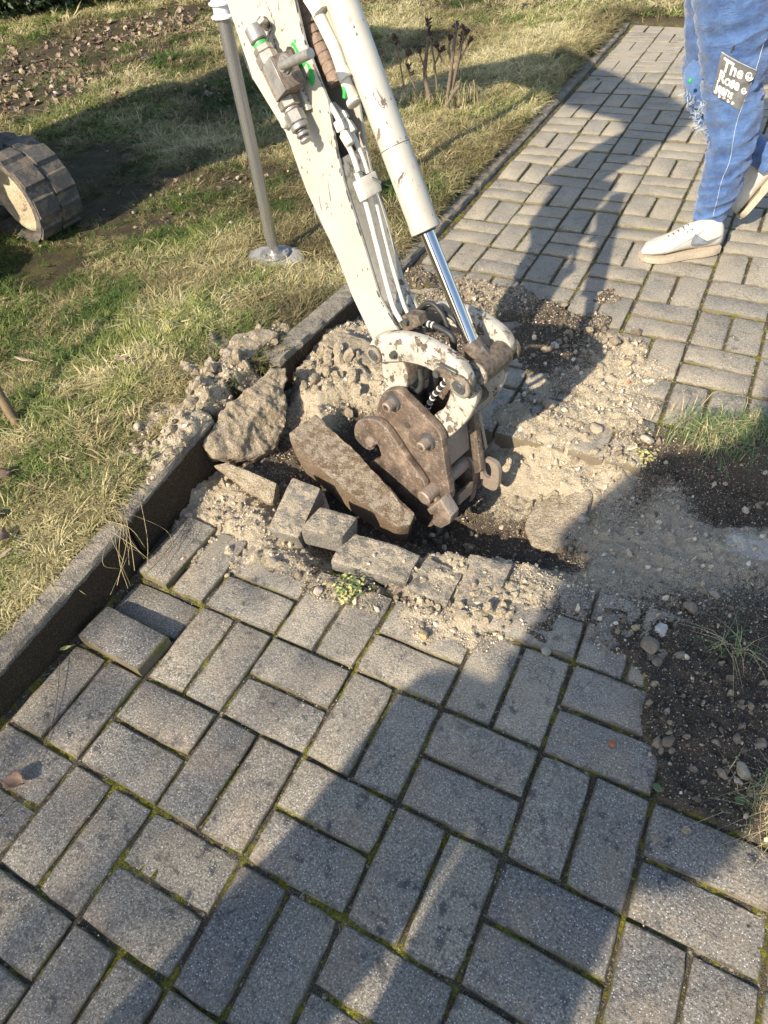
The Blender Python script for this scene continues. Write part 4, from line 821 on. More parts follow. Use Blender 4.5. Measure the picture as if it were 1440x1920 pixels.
# near claw (open towards the hook) and far lifting eye
claw = [(0.171,0.004),(0.212,0.064),(0.246,0.028),(0.244,0.002),(0.219,-0.030),(0.198,-0.035),(0.189,-0.026),(0.197,-0.007),(0.194,0.003),(0.183,-0.007)]
bm_obj('lower_claw', prism_bm(claw, -.046, -.012, A, .004, 2), M_RUST, cp)
def ring_pts(ce, ru, rz, n, sq=1.0, rot=0):
    out = []
    for k in range(n):
        t = 2*PI*k/n; x = math.copysign(abs(math.cos(t))**sq, math.cos(t))*ru; y = math.copysign(abs(math.sin(t))**sq, math.sin(t))*rz
        out.append((ce[0]+x*math.cos(rot)-y*math.sin(rot), ce[1]+x*math.sin(rot)+y*math.cos(rot)))
    return out
ec = [(0.221,0.003)][0]; ei = [(0.212,0.013)][0]
part('lifting_eye', ring_prism(ring_pts(ec, .029, .047, 32, .65, .05), ring_pts(ei, .0135, .025, 32, .9, .1), .148, .160, A), M_RUST, cp)
farclaw = [(0.132,0.011),(0.158,0.050),(0.182,0.045),(0.190,-0.002),(0.190,-0.048),(0.186,-0.094),(0.164,-0.079),(0.142,-0.050)]
bm_obj('far_claw', prism_bm(smooth_poly(farclaw, 2), .120, .146, A, .004, 2), M_RUST, cp)
back = [(0.085,0.068),(0.115,0.116),(0.148,0.165),(0.165,0.112),(0.185,0.051),(0.153,0.005),(0.107,-0.041),(0.089,0.001)]
bm_obj('coupler_web', prism_bm(back, .172, .184, A, .003, 2), M_RUST, cp)
for (u, z, r) in [(P2[0]+.01, P2[1]-.05, .02), (P2[0]-.03, P2[1]-.12, .022)]:
    part('coupler_tube', lathe(A(u, .02, z), A(u, .124, z), [(0, r), (.104, r)], 20), M_RUST, cp)
bm_obj('front_web', prism_bm([(0.144,0.183),(0.155,0.155),(0.164,0.115),(0.170,0.081),(0.163,0.073),(0.152,0.109),(0.141,0.148),(0.136,0.174)], .0225, .1235, A, .002, 1), M_RUST, cp)
bm_obj('locking_bar', prism_bm([(0.177,-0.032),(0.194,0.003),(0.207,0.011),(0.206,-0.030)], .04, .10, A, .003, 1), M_RUST, cp)
# --- valve block and its fittings on the near side of the arm
def ln(p, q, w0, w1):
    return np.array(A(p[0], w0, p[1])), np.array(A(q[0], w1, q[1]))
vb = [(-0.254,0.860),(-0.331,0.932),(-0.203,0.754)]                   # centre, upper end, lower end of the fittings
ctr = np.array(A(vb[0][0], -.005, vb[0][1])); up_ = np.array(A(vb[1][0], -.005, vb[1][1])); dn_ = np.array(A(vb[2][0], -.005, vb[2][1]))
ad = (dn_-up_)/np.linalg.norm(dn_-up_); an = -AN; asd = np.cross(ad, an); asd /= np.linalg.norm(asd)
if asd @ AU < 0: asd = -asd
tot = float(np.linalg.norm(dn_-up_)); cpos = float((ctr-up_)@ad)
valve = bm_obj('valve_block', box_bm(ctr, (ad, asd, AN), (.031, .024, .026), .0015, 1), M_BLOCK, EX)
bm_obj('valve_face', box_bm(ctr+asd*.006-AN*.0275, (ad, asd, AN), (.031, .0175, .0015), .0008, 1), M_ZINC, valve)
def fit(t0, t1, r, seg=6, mat=M_FIT, nm='fitting'):
    return part(nm, lathe(up_+ad*t0, up_+ad*t1, [(0, r*.86), (.002, r), (t1-t0-.002, r), (t1-t0, r*.86)], seg), mat, valve, True, 25)
k = cpos-.031; k2 = cpos+.031
fit(.0, k*.38, .0175, 20, M_ZINC); fit(k*.38, k*.50, .013, 20); fit(k*.50, k*.68, .020, 6); part('green_cap', lathe(up_+ad*(k*.42), up_+ad*(k*.50), [(0, .0145), (.008, .0145)], 18), M_GREEN, valve); fit(k*.68, k, .0225, 6)
r0 = tot-k2
fit(k2, k2+r0*.22, .0215, 6); fit(k2+r0*.22, k2+r0*.30, .0165, 20); fit(k2+r0*.30, k2+r0*.58, .0205, 6, M_ZINC); fit(k2+r0*.58, k2+r0*.72, .0185, 20, M_ZINC); fit(k2+r0*.72, k2+r0*.78, .0125, 20, M_DARKMETAL); fit(k2+r0*.78, k2+r0*.87, .0145, 20, M_ZINC); fit(k2+r0*.87, k2+r0*.92, .0105, 20, M_DARKMETAL); fit(k2+r0*.92, tot, .0130, 20, M_ZINC, 'nipple')
# lever of the shut-off valve
lv0 = [(-0.210,0.890)][0]; lv = np.array(A(lv0[0], -.031, lv0[1]))
part('valve_stem', lathe(lv, lv-AN*.016, [(0, .018), (.004, .018), (.004, .014), (.009, .014), (.009, .010), (.016, .009)], 24), M_ZINC, valve)
tip = np.array(A(*[[(-0.116,0.921)][0][0], -.055, [(-0.116,0.921)][0][1]]))
part('valve_lever', tube([lv-AN*.012, (lv-AN*.012)*.5+tip*.5, tip], [.0075, .0085, .0085], 16), M_ZINC, valve)
# bracket behind the valve, dark discs for holes, bolts
br = [(-0.334,0.865),(-0.248,0.847),(-0.221,0.800),(-0.258,0.787),(-0.287,0.805)]
bm_obj('valve_bracket', prism_bm(br, .022, .034, A, .001, 1), M_WHITE, stick)
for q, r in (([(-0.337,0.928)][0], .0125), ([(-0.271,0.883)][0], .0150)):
    part('round_hole_disc', lathe(A(q[0], .0338, q[1]), A(q[0], .04, q[1]), [(0, r), (.006, r)], 28), M_SEAM_SHADE, stick)  # no real opening: dark disc paints the unlit depth
    part('hole_rim', ring_prism(ring_pts(q, r+.0022, r+.0022, 28), ring_pts(q, r, r, 28), .0335, .036, A), M_WHITE, stick)
part('elbow_fitting', tube([up_+ad*.006, up_+ad*.002+asd*.02+AN*.01, np.array(A([(-0.337,0.928)][0][0], .038, [(-0.337,0.928)][0][1]))], .0065, 12), M_FIT, valve)
for q in ([(-0.304,0.762)][0],):
    part('mount_bolt', lathe(A(q[0], .020, q[1]), A(q[0], .035, q[1]), [(0, .006), (.003, .009), (.006, .0095), (.015, .0095)], 20), M_WHITE, stick)
# green paint remains on the arm (thin films of old colour)
for pts in ([(-0.270,0.901),(-0.260,0.905),(-0.249,0.893),(-0.239,0.888),(-0.245,0.883),(-0.259,0.890)], [(-0.247,0.875),(-0.231,0.881),(-0.229,0.876),(-0.242,0.865),(-0.250,0.867)], [(-0.229,0.876),(-0.218,0.871),(-0.208,0.855),(-0.211,0.844),(-0.217,0.838),(-0.226,0.848),(-0.222,0.860)], [(-0.259,0.910),(-0.254,0.910),(-0.254,0.905),(-0.259,0.905)]):
    bm_obj('green_paint_patch', prism_bm(smooth_poly(pts, 2), .0342, .0346, A, 0), M_GREEN, stick)
# --- hydraulic lines in the open channel and down the front of the arm
def chan(name, pts, w, r, mat, parent=EX, seg=14):
    ws = w if isinstance(w, (list, tuple)) else [w]*len(pts)
    return part(name, tube(catmull([A(p[0], ww, p[1]) for p, ww in zip(pts, ws)], 8), r, seg), mat, parent)
wh = chan('brown_hose', [(-0.269,1.039),(-0.271,0.945),(-0.244,0.906),(-0.215,0.870),(-0.189,0.835)], .075, .0155, M_WRAP)
for i in range(7):
    t = i/6.5; a = np.array([(-0.263,0.934),(-0.194,0.841)][0]); b = np.array([(-0.263,0.934),(-0.194,0.841)][1]); q = a+(b-a)*t; d3 = np.array(A(*[b[0], .075, b[1]]))-np.array(A(*[a[0], .075, a[1]])); d3 /= np.linalg.norm(d3)
    p = np.array(A(q[0], .075, q[1])); part('hose_wrap', lathe(p, p+d3*.014, [(0, .0158), (.001, .0168), (.013, .0168), (.014, .0158)], 16), M_WRAP, wh)
wp_ = chan('white_pipe', [(-0.213,1.044),(-0.207,0.962),(-0.191,0.936),(-0.163,0.900),(-0.145,0.866),(-0.134,0.841),(-0.128,0.823)], [.05]*5+[.052, .06], .0115, M_PAINTPIPE)
q = [(-0.133,0.820)][0]; part('pipe_cap', lathe(A(q[0], .06, q[1]), A(q[0]+.012, .058, q[1]-.012), [(0, .013), (.003, .0145), (.010, .0145), (.012, .011)], 20), M_PAINTPIPE, wp_)
q = np.array(A(*[[(-0.149,0.869)][0][0], .05, [(-0.149,0.869)][0][1]])); q2 = np.array(A(*[[(-0.136,0.854)][0][0], .05, [(-0.136,0.854)][0][1]]))
part('pipe_collar', lathe(q, q2, [(0, .013), (.001, .0138), (float(np.linalg.norm(q2-q)), .0138)], 18), M_PAINTPIPE, wp_)
q = np.array(A(*[[(-0.217,0.977)][0][0], .05, [(-0.217,0.977)][0][1]])); q2 = np.array(A(*[[(-0.194,0.952)][0][0], .05, [(-0.194,0.952)][0][1]]))
part('pipe_block', lathe(q, q2, [(0, .017), (.002, .019), (float(np.linalg.norm(q2-q)), .0165)], 8), M_PAINTPIPE, wp_)
part('green_paint_patch', tube(catmull([A(p[0], .042, p[1]) for p in [(-0.137,0.846),(-0.134,0.836),(-0.136,0.825)]], 6), [.002]+[.0045]*11+[.002], 8), M_GREEN, wp_)
# thin twin pipes: upper hoses, fittings, clamp, long runs
FW = .060
L1 = [(-0.190,0.817),(-0.160,0.788),(-0.142,0.753),(-0.123,0.727),(-0.110,0.700)]; L2 = [(-0.198,0.800),(-0.167,0.782),(-0.148,0.756),(-0.126,0.726),(-0.107,0.689)]
a1 = chan('hydraulic_pipe', L1, .045, .0058, M_PAINTPIPE); a2 = chan('hydraulic_pipe', L2, .070, .0058, M_PAINTPIPE)
for aa, ps, w in ((a1, [(-0.160,0.784),(-0.150,0.767),(-0.146,0.764),(-0.128,0.746)], .045), (a2, [(-0.176,0.788),(-0.165,0.777),(-0.162,0.773),(-0.145,0.757)], .07)):
    for i in (0, 2):
        p, q = np.array(A(ps[i][0], w, ps[i][1])), np.array(A(ps[i+1][0], w, ps[i+1][1])); part('pipe_nut', lathe(p, q, [(0, .0095), (.002, .0112), (float(np.linalg.norm(q-p))-.002, .0112), (float(np.linalg.norm(q-p)), .0095)], 6), M_PAINTPIPE, aa, True, 25)
M1 = [(-0.115,0.697),(-0.099,0.649),(-0.071,0.570),(-0.045,0.495),(-0.021,0.434),(0.002,0.407)]; M2 = [(-0.114,0.685),(-0.096,0.639),(-0.069,0.559),(-0.039,0.485),(-0.015,0.430),(0.003,0.404)]
chan('hydraulic_pipe', M1, [.045]+[.050]*5, .0058, M_PAINTPIPE); chan('hydraulic_pipe', M2, [.07]+[.078]*5, .0045, M_PAINTPIPE)
q0, q1 = [(-0.109,0.685),(-0.090,0.651)][0], [(-0.109,0.685),(-0.090,0.651)][1]; ca = np.array(A(q0[0], .06, q0[1])); cb2 = np.array(A(q1[0], .06, q1[1])); cd = (cb2-ca)/np.linalg.norm(cb2-ca); cs = np.cross(cd, AN)
clamp = bm_obj('pipe_clamp', box_bm((ca+cb2)/2+np.array(A(0, 0, 0))*0, (cd, AN, cs), (.020, .024, .013), .002, 2), M_PAINTPIPE, EX)
bm_obj('clamp_cover', box_bm((ca+cb2)/2+AN*.026, (cd, AN, cs), (.014, .003, .010), .001, 1), M_ZINC, clamp)
bo = [(-0.131,0.688),(-0.068,0.678)]; part('long_bolt', tube([A(bo[0][0], .07, bo[0][1]), A(bo[1][0], .07, bo[1][1])], .0028, 8), M_DARKMETAL, clamp)
# hoses at the foot of the arm
bk = [(-0.013,0.413),(0.052,0.437)]
bm_obj('hose_bracket', prism_bm([(-0.022,0.397),(0.010,0.423),(0.047,0.430),(0.054,0.410),(0.014,0.380),(-0.019,0.377)], .055, .085, A, .002, 1), M_WORN, EX)
q = [(0.016,0.409)][0]; part('bracket_nut', lathe(A(q[0], .045, q[1]), A(q[0], .056, q[1]), [(0, .008), (.011, .008)], 6), M_DARKMETAL)
hA = chan('black_hose', [(0.005,0.380),(0.052,0.402),(0.098,0.404),(0.129,0.392),(0.129,0.350),(0.104,0.296)], .08, .0070, M_HOSE); chan('black_hose', [(0.004,0.406),(0.042,0.440),(0.081,0.424),(0.106,0.379),(0.119,0.346)], .10, .0052, M_HOSE); chan('black_hose', [(-0.020,0.356),(0.020,0.409),(0.062,0.415),(0.102,0.408),(0.137,0.372)], .12, .0060, M_HOSE)
sp = chan('spiral_hose', [(0.142,0.328),(0.126,0.291),(0.102,0.252),(0.084,0.214),(0.075,0.182)], .06, .0062, M_HOSE)
def spiral(pts, w, n, par):
    C_ = catmull([A(p[0], w, p[1]) for p in pts], 12)
    for i in range(n):
        t = (i+.5)/n*(len(C_)-2); j = int(t); p = C_[j]+(C_[j+1]-C_[j])*(t-j); d = C_[j+1]-C_[j]; d /= np.linalg.norm(d); part('spiral_ring', lathe(p, p+d*.0045, [(0, .0068), (.001, .0078), (.0035, .0078), (.0045, .0068)], 12), M_SPIRAL, par)
spiral([(0.142,0.328),(0.126,0.291),(0.102,0.252),(0.084,0.214),(0.075,0.182)], .06, 9, sp)
spiral([(0.013,0.383),(0.052,0.402),(0.075,0.406)], .08, 4, hA)
lo = chan('black_hose', [(0.019,0.293),(0.029,0.250),(0.050,0.240),(0.066,0.266),(0.061,0.310)], .05, .0075, M_HOSE); chan('dark_pipe', [(0.023,0.304),(0.027,0.253)], .045, .009, M_FIT)
chan('black_hose', [(0.038,0.344),(0.065,0.283),(0.051,0.203),(0.028,0.128)], .10, .012, M_HOSE)
# --- boom, above the picture
A3 = lambda u, w, z: A(u, w, z)
top = [(-0.472,1.001)][0]; tp = (top[0], top[1])
boomp = [(tp[0]-.30, .95), (tp[0]+.10, .80), (tp[0]+.14, 1.02), (tp[0]+.0, 1.36), (tp[0]-.30, 1.62), (tp[0]-.75, 1.66), (tp[0]-1.25, 1.32), (tp[0]-1.75, .72), (tp[0]-1.86, .45), (tp[0]-1.72, .42), (tp[0]-1.15, 1.05), (tp[0]-.72, 1.36), (tp[0]-.42, 1.38)]
boomp = [(tp[0]+.08, 1.42), (tp[0]+.20, 1.46), (tp[0]+.20, 1.60), (tp[0]-.1, 1.76), (tp[0]-.95, 1.90), (tp[0]-1.3, 1.66), (tp[0]-1.78, .9), (tp[0]-1.86, .5), (tp[0]-1.70, .5), (tp[0]-1.15, 1.45), (tp[0]-.85, 1.68), (tp[0]-.1, 1.56)]
bm_obj('arm_upper_section', prism_bm([(tp[0]-.10, 1.04), (tp[0]+.12, 1.04), (tp[0]+.17, 1.35), (tp[0]+.16, 1.62), (tp[0]+.05, 1.64), (tp[0]-.06, 1.35)], WN, WF, A, .003, 1), M_WHITE, stick)
bm_obj('boom', prism_bm(boomp, -.01, .17, A, .004, 1), M_WHITE, EX)
upstick = [(tp[0]-.10, .96), (tp[0]+.12, .96), (tp[0]+.12, 1.30), (tp[0]+.02, 1.46), (tp[0]-.12, 1.30)]
b0 = np.array(A(tp[0]+.10, .08, 1.68)); part('arm_cylinder', lathe(b0, A(tp[0]-.95, .08, 2.02), [(0, .02), (.45, .02), (.45, .045), (1.05, .045)], 24), M_WHITE)
# --- tracks and undercarriage
Tn = np.array([math.cos(math.radians(85)), math.sin(math.radians(85)), 0]); Tf = np.array([Tn[1], -Tn[0], 0])
def Wt(f, w, z): return Tf*f+Tn*w+np.array([0, 0, z])
def track(w0, cfront, r, L, wd, label=None):
    cz = r+.0; path_ = []
    n = 14
    for k in range(n+1): t = PI/2-PI*k/n; path_.append((cfront+math.cos(t)*r, cz+math.sin(t)*r))
    m = 12
    for k in range(1, m): path_.append((cfront-L*k/m, 0))
    for k in range(n+1): t = -PI/2-PI*k/n; path_.append((cfront-L+math.cos(t)*r, cz+math.sin(t)*r))
    for k in range(1, m): path_.append((cfront-L+L*k/m, 2*r))
    P_ = np.array(path_); c = P_
    N_ = len(P_); belt_in = []
    ctr_ = [(min(max(p[0], cfront-L), cfront), cz) for p in P_]
    d = P_-np.array(ctr_); d /= np.linalg.norm(d, axis=1)[:, None]
    inner = P_-d*.042; outer = P_-d*.014
    V, F = ring_prism([tuple(a) for a in outer], [tuple(a) for a in inner], w0, w0+wd, lambda u, w, z: Wt(u, w, z))
    tr = part('rubber_track', (V, F), M_RUBBER, EX, True, 50)
    s = np.concatenate([[0], np.cumsum(np.linalg.norm(np.diff(np.vstack([P_, P_[:1]]), axis=0), axis=1))]); tot_ = s[-1]; nl = 26
    Pc = np.vstack([P_, P_[:1]]); dc = np.vstack([d, d[:1]])
    for side in (0, 1):
        for i in range(nl):
            bmv = []; a0 = (i+.5*side)/nl*tot_
            pr3 = []
            for frac, hgt in ((0, -.006), (.13, .010), (.66, .012), (.82, -.006)):
                a = (a0+frac*tot_/nl) % tot_; j = int(np.searchsorted(s, a)-1); j = max(0, min(j, N_-1)); tt = (a-s[j])/(s[j+1]-s[j]); p = Pc[j]*(1-tt)+Pc[j+1]*tt; dd_ = dc[j]*(1-tt)+dc[j+1]*tt
                pr3.append(tuple(p-dd_*.014+dd_*(hgt)))
            wa, wb = (w0+.003, w0+wd*.47) if side == 0 else (w0+wd*.53, w0+wd-.003)
            V = []
            sk = .018 if side == 0 else -.018
            for w, q in ((wa, 0), (wb, 1)):
                for (u, z) in pr3: V.append(Wt(u, w, z))
            F = [[0, 1, 2, 3], [7, 6, 5, 4], [0, 4, 5, 1], [1, 5, 6, 2], [2, 6, 7, 3]]
            part('tread_lug', (V, F), M_RUBBER, tr, True, 30)
    return tr
def wheel(f, w, z, r, wd, mat, nm='idler_wheel'):
    a = Wt(f, w, z); b = Wt(f, w+wd, z)
    return part(nm, lathe(a, b, [(0, r*.30), (.001, r*.34), (.010, r*.40), (.016, r*.80), (.004, r*.93), (.006, r), (wd, r)], 40), mat)
f0 = -1.995; R_ = .187
M_IDLER = m_concrete('muddy_cream_wheel', (.30, .22, .13), (.52, .42, .28), (.70, .62, .46), .35, .5)
for w0 in (1.042, .25):
    track(w0, f0, R_, 1.05, .216)
    for ff in (0, -1.05): wheel(f0+ff, w0+.03, R_, R_-.052, .14, M_IDLER)
    bm_obj('track_frame', box_bm(Wt(f0-.52, w0+.1, .17), (Tf, Tn, np.array([0, 0, 1.])), (.42, .05, .05), .01, 1), M_WHITE, EX)
    for k in range(3): wheel(f0-.27-.25*k, w0+.06, .085, .045, .1, M_DARKMETAL, 'track_roller')
def bx(nm, f, w, z, hf, hw, hz, mat=M_WHITE, bev=.02, par=EX): return bm_obj(nm, box_bm(Wt(f, w, z), (Tf, Tn, np.array([0, 0, 1.])), (hf, hw, hz), bev, 2), mat, par)
bx('undercarriage', f0-.55, .75, .25, .3, .36, .08); bx('slew_ring', f0-.55, .75, .36, .2, .2, .03, M_DARKMETAL)
hs = bx('house', f0-.72, .75, .62, .58, .48, .22, M_WHITE, .04); bx('engine_cover', f0-1.05, .75, 1.02, .26, .46, .20, M_WHITE, .05, hs); bx('cab', f0-.62, .80, 1.50, .50, .40, .62, M_WHITE, .05); bx('cab_window', f0-.62, .395, 1.62, .42, .006, .40, M_DARKMETAL, .004); bx('seat', f0-.62, .75, .98, .18, .2, .06, M_HOSE, .03, hs); bx('seat_back', f0-.80, .75, 1.2, .04, .2, .2, M_HOSE, .03, hs)
bx('swing_post', f0-.14, .93, .52, .12, .10, .13, M_WHITE, .02); bx('canopy_roof', f0-.66, .75, 2.15, .60, .46, .03, M_WHITE, .02)
for a in (-.24, -1.10):
    for b in (.36, 1.14): part('canopy_post', tube([Wt(f0+a, b, .8), Wt(f0+a+.02, b, 2.1)], .022, 12), M_DARKMETAL)
bm_obj('dozer_blade', box_bm(Wt(f0-1.62, .75, .16), (Tf, Tn, np.array([0, 0, 1.])), (.03, .52, .13), .01, 1), M_WHITE, EX)

# ---------------------------------------------------------------- steel pole on its concrete pad
pb = np.array([(-0.727,1.412,0.045)][0]); pole = thing('steel_pole', tuple(pb), 'shiny stainless steel pole on a round flange in the lawn, behind the digger arm', 'metal pole')
part('pole_tube', lathe(pb, pb+np.array([0, 0, 1.6]), [(0, .0215), (1.6, .0215)], 40), M_STEEL, pole)
part('flange', lathe(pb-np.array([0, 0, .004]), pb+np.array([0, 0, .012]), [(0, .056), (.004, .058), (.010, .056), (.011, .030), (.016, .027)], 40), M_ZINC, pole)
Vp, Fp = rock_mesh(42, (.135, .105, .05), 3, .06, 2); Vp[:, 2] = np.minimum(Vp[:, 2], .020); cc = pb+np.array([.005, -.01, -.026]); part('concrete_pad', (Vp+cc, Fp), M_BASECON, pole)
for a in (.3, 2.3, 4.3):
    q = pb+np.array([math.cos(a)*.042, math.sin(a)*.042, .006]); part('flange_bolt', lathe(q, q+np.array([0, 0, .01]), [(0, .006), (.006, .006), (.006, .003), (.01, .003)], 6), M_ZINC, pole)
for px_, z_ in ((0, .745), (0, .778), (0, .90)):
    q = pb+np.array([0, 0, z_]); part('white_collar', lathe(q, q+np.array([0, 0, .010]), [(0, .030), (.002, .036), (.006, .036), (.010, .028)], 32), M_RING, pole)
q = pb+np.array([0, 0, .752]); part('white_sleeve', lathe(q, q+np.array([0, 0, .9]), [(0, .0265), (.9, .0265)], 32), M_RING, pole)
# wooden stake
s0 = np.array([(-0.737,0.195,0.050)][0]); s1 = np.array([(-1.090,0.373,0.360)][0]); stake = tag(obj('wooden_stake', *tube(catmull([s0-(s1-s0)*.1, s0*.6+s1*.4+np.array([.004, 0, .003]), s1], 6), [.0135]*13, 12), M_STAKE, None, True), 'thin brown wooden stick leaning out of the lawn at the left edge', 'stick')

# ---------------------------------------------------------------- people
def loft(cs, seg=40, wr=0.0, seed=0, cap=True, fr=None, sub=6):
    """cs: list of (x,y,z,rx,ry): elliptical rings, rx along the person's facing, ry across"""
    C_ = catmull(cs, sub); V = []; F = []
    fx = fr if fr is not None else np.array([1., 0, 0])
    T_ = np.gradient(C_[:, :3], axis=0); T_ /= np.linalg.norm(T_, axis=1)[:, None]
    for i, (x, y, z, rx, ry) in enumerate(C_):
        t = T_[i]; a = fx-t*(fx@t); a /= np.linalg.norm(a); b = np.cross(t, a)
        for k in range(seg):
            th_ = 2*PI*k/seg; d = math.cos(th_)*a*rx+math.sin(th_)*b*ry; p = np.array([x, y, z])+d
            if wr:
                n_ = mnoise.noise(Vector((p[0]*7, p[1]*7, p[2]*26+seed+math.cos(th_)*.9)))*1.1+mnoise.noise(Vector((p[0]*15+seed, p[1]*15, p[2]*48)))*.5
                n_ = -abs(n_)**.8*1.5+.4; p = p+d/np.linalg.norm(d)*n_*wr
            V.append(p)
    n = len(C_)
    for i in range(n-1):
        for k in range(seg): a = i*seg+k; b = i*seg+(k+1) % seg; F.append([a, b, b+seg, a+seg])
    if cap: F.append(list(range(seg))[::-1]); F.append([(n-1)*seg+k for k in range(seg)])
    return np.array(V), F
def shoe(heel, toe, root, lift=0, pitch=0, sw=True):
    """low white trainer from heel to toe, built round its own axis"""
    heel = np.array(heel, float); toe = np.array(toe, float); f = toe-heel; Ln = float(np.linalg.norm(f)); f /= Ln; s = np.cross([0, 0, 1.], f); s /= np.linalg.norm(s); u = np.cross(f, s)
    def W(a, b, c): return heel+f*a*Ln+s*b+u*c
    def prof(t):   # half width, top height, along the length
        w = np.interp(t, [0, .06, .2, .4, .6, .78, .92, 1], [.022, .034, .038, .036, .044, .048, .036, .010])
        h = np.interp(t, [0, .05, .16, .34, .48, .62, .8, .93, 1], [.095, .112, .118, .120, .108, .084, .064, .056, .034])
        return w, h
    V = []; F = []; n = 30; seg = 24
    for i in range(n+1):
        t = i/n; w, h = prof(t)
        for k in range(seg):
            a = 2*PI*k/seg; cx_, sz_ = math.cos(a), math.sin(a)
            z = .024+(h-.024)*.5+(h-.024)*.5*math.copysign(abs(sz_)**.8, sz_); taper = 1-.45*sstep(np.array((z-.05)/(.11-.03)), 0, 1)*(1 if t < .6 else .8)
            V.append(W(t*.985+.004, cx_*w*float(taper)*.98+mnoise.noise(Vector((t*9, cx_*2, sz_*2)))*.0015, z))
    for i in range(n):
        for k in range(seg): a = i*seg+k; b = i*seg+(k+1) % seg; F.append([a, b, b+seg, a+seg])
    F.append(list(range(seg))[::-1]); F.append([n*seg+k for k in range(seg)])
    up = part('trainer', (V, F), M_SHOE, root, True, 60)
    m = 40; O = []
    for k in range(m):
        a = 2*PI*k/m; t = .5+.5*math.cos(a); w, h = prof(min(max(t, .02), .97)); O.append((t, math.copysign(w+.004, math.sin(a)) if abs(math.sin(a)) > .02 else 0))
    bm = bmesh.new()
    lo_ = [bm.verts.new(W(t, b*.96, .004*abs(2*t-1)**3)) for t, b in O]; mi = [bm.verts.new(W(t*1.0, b, .006)) for t, b in O]; hi = [bm.verts.new(W(t, b*.99, .022+.006*(t < .3))) for t, b in O]
    bm.faces.new(lo_); bm.faces.new(hi[::-1])
    for A_, B_ in ((lo_, mi), (mi, hi)):
        for k in range(m): bm.faces.new([A_[k], A_[(k+1) % m], B_[(k+1) % m], B_[k]])
    bm_obj('sole', bm, M_SOLE, up, True, 50)
    # laces, seams and the curved side mark
    for i in range(5):
        t = .44+i*.055; w, h = prof(t); part('lace', tube([W(t, -.019, h-.011), W(t+.004, 0, h+.002), W(t, .019, h-.011)], .0030, 8), M_SHOE, up); part('lace_gap_shade', tube([W(t+.022, -.017, h-.012), W(t+.026, 0, h-.0015), W(t+.022, .017, h-.012)], .0016, 6), M_SEAM_SHADE, up)  # dark strips paint the shade between the laces
        for sg in (1, -1): part('eyelet', lathe(W(t, sg*.0205, h-.0125), W(t, sg*.023, h-.0105), [(0, .0022), (.003, .0022)], 8), M_SEAM_SHADE, up)
    cut = catmull([W(.30, .030, .098), W(.42, .034, .078), W(.62, .043, .055), W(.80, .046, .040)], 6); part('seam', tube(cut, .0007, 6), M_SWOOSH, up) if sw else None
    cap_ = catmull([W(.78, -.046, .030), W(.76, -.034, .052), W(.74, 0, .0655), W(.76, .034, .052), W(.78, .046, .030)], 6); part('seam', tube(cap_, .0009, 6), M_SWOOSH, up)
    if sw:
        sgn = sw; top_ = [(.40, .088), (.36, .068), (.30, .060), (.20, .062), (.04, .072)][::-1]; bot_ = [(.40, .088), (.44, .062), (.40, .046), (.30, .042), (.18, .050), (.04, .072)]
        pts = [(t, h) for t, h in catmull([(a, b) for a, b in top_], 4)]+[(t, h) for t, h in catmull([(a, b) for a, b in bot_], 4)][1:]
        def on(t, h):
            w, hh = prof(t); z = h; zz = (z-.024-(hh-.024)*.5)/((hh-.024)*.5); zz = max(-1, min(1, zz)); c_ = math.sqrt(max(0, 1-abs(zz)**2.5)); taper = 1-.45*float(sstep(np.array((z-.05)/.08), 0, 1))
            return W(t, sgn*(w*taper*.98*c_+.0022), h)
        bm = bmesh.new(); vs = [bm.verts.new(on(t, h)) for t, h in pts]; fc = bm.faces.new(vs); bmesh.ops.triangulate(bm, faces=[fc]); bm_obj('side_mark', bm, M_SWOOSH, up, False)
    return up
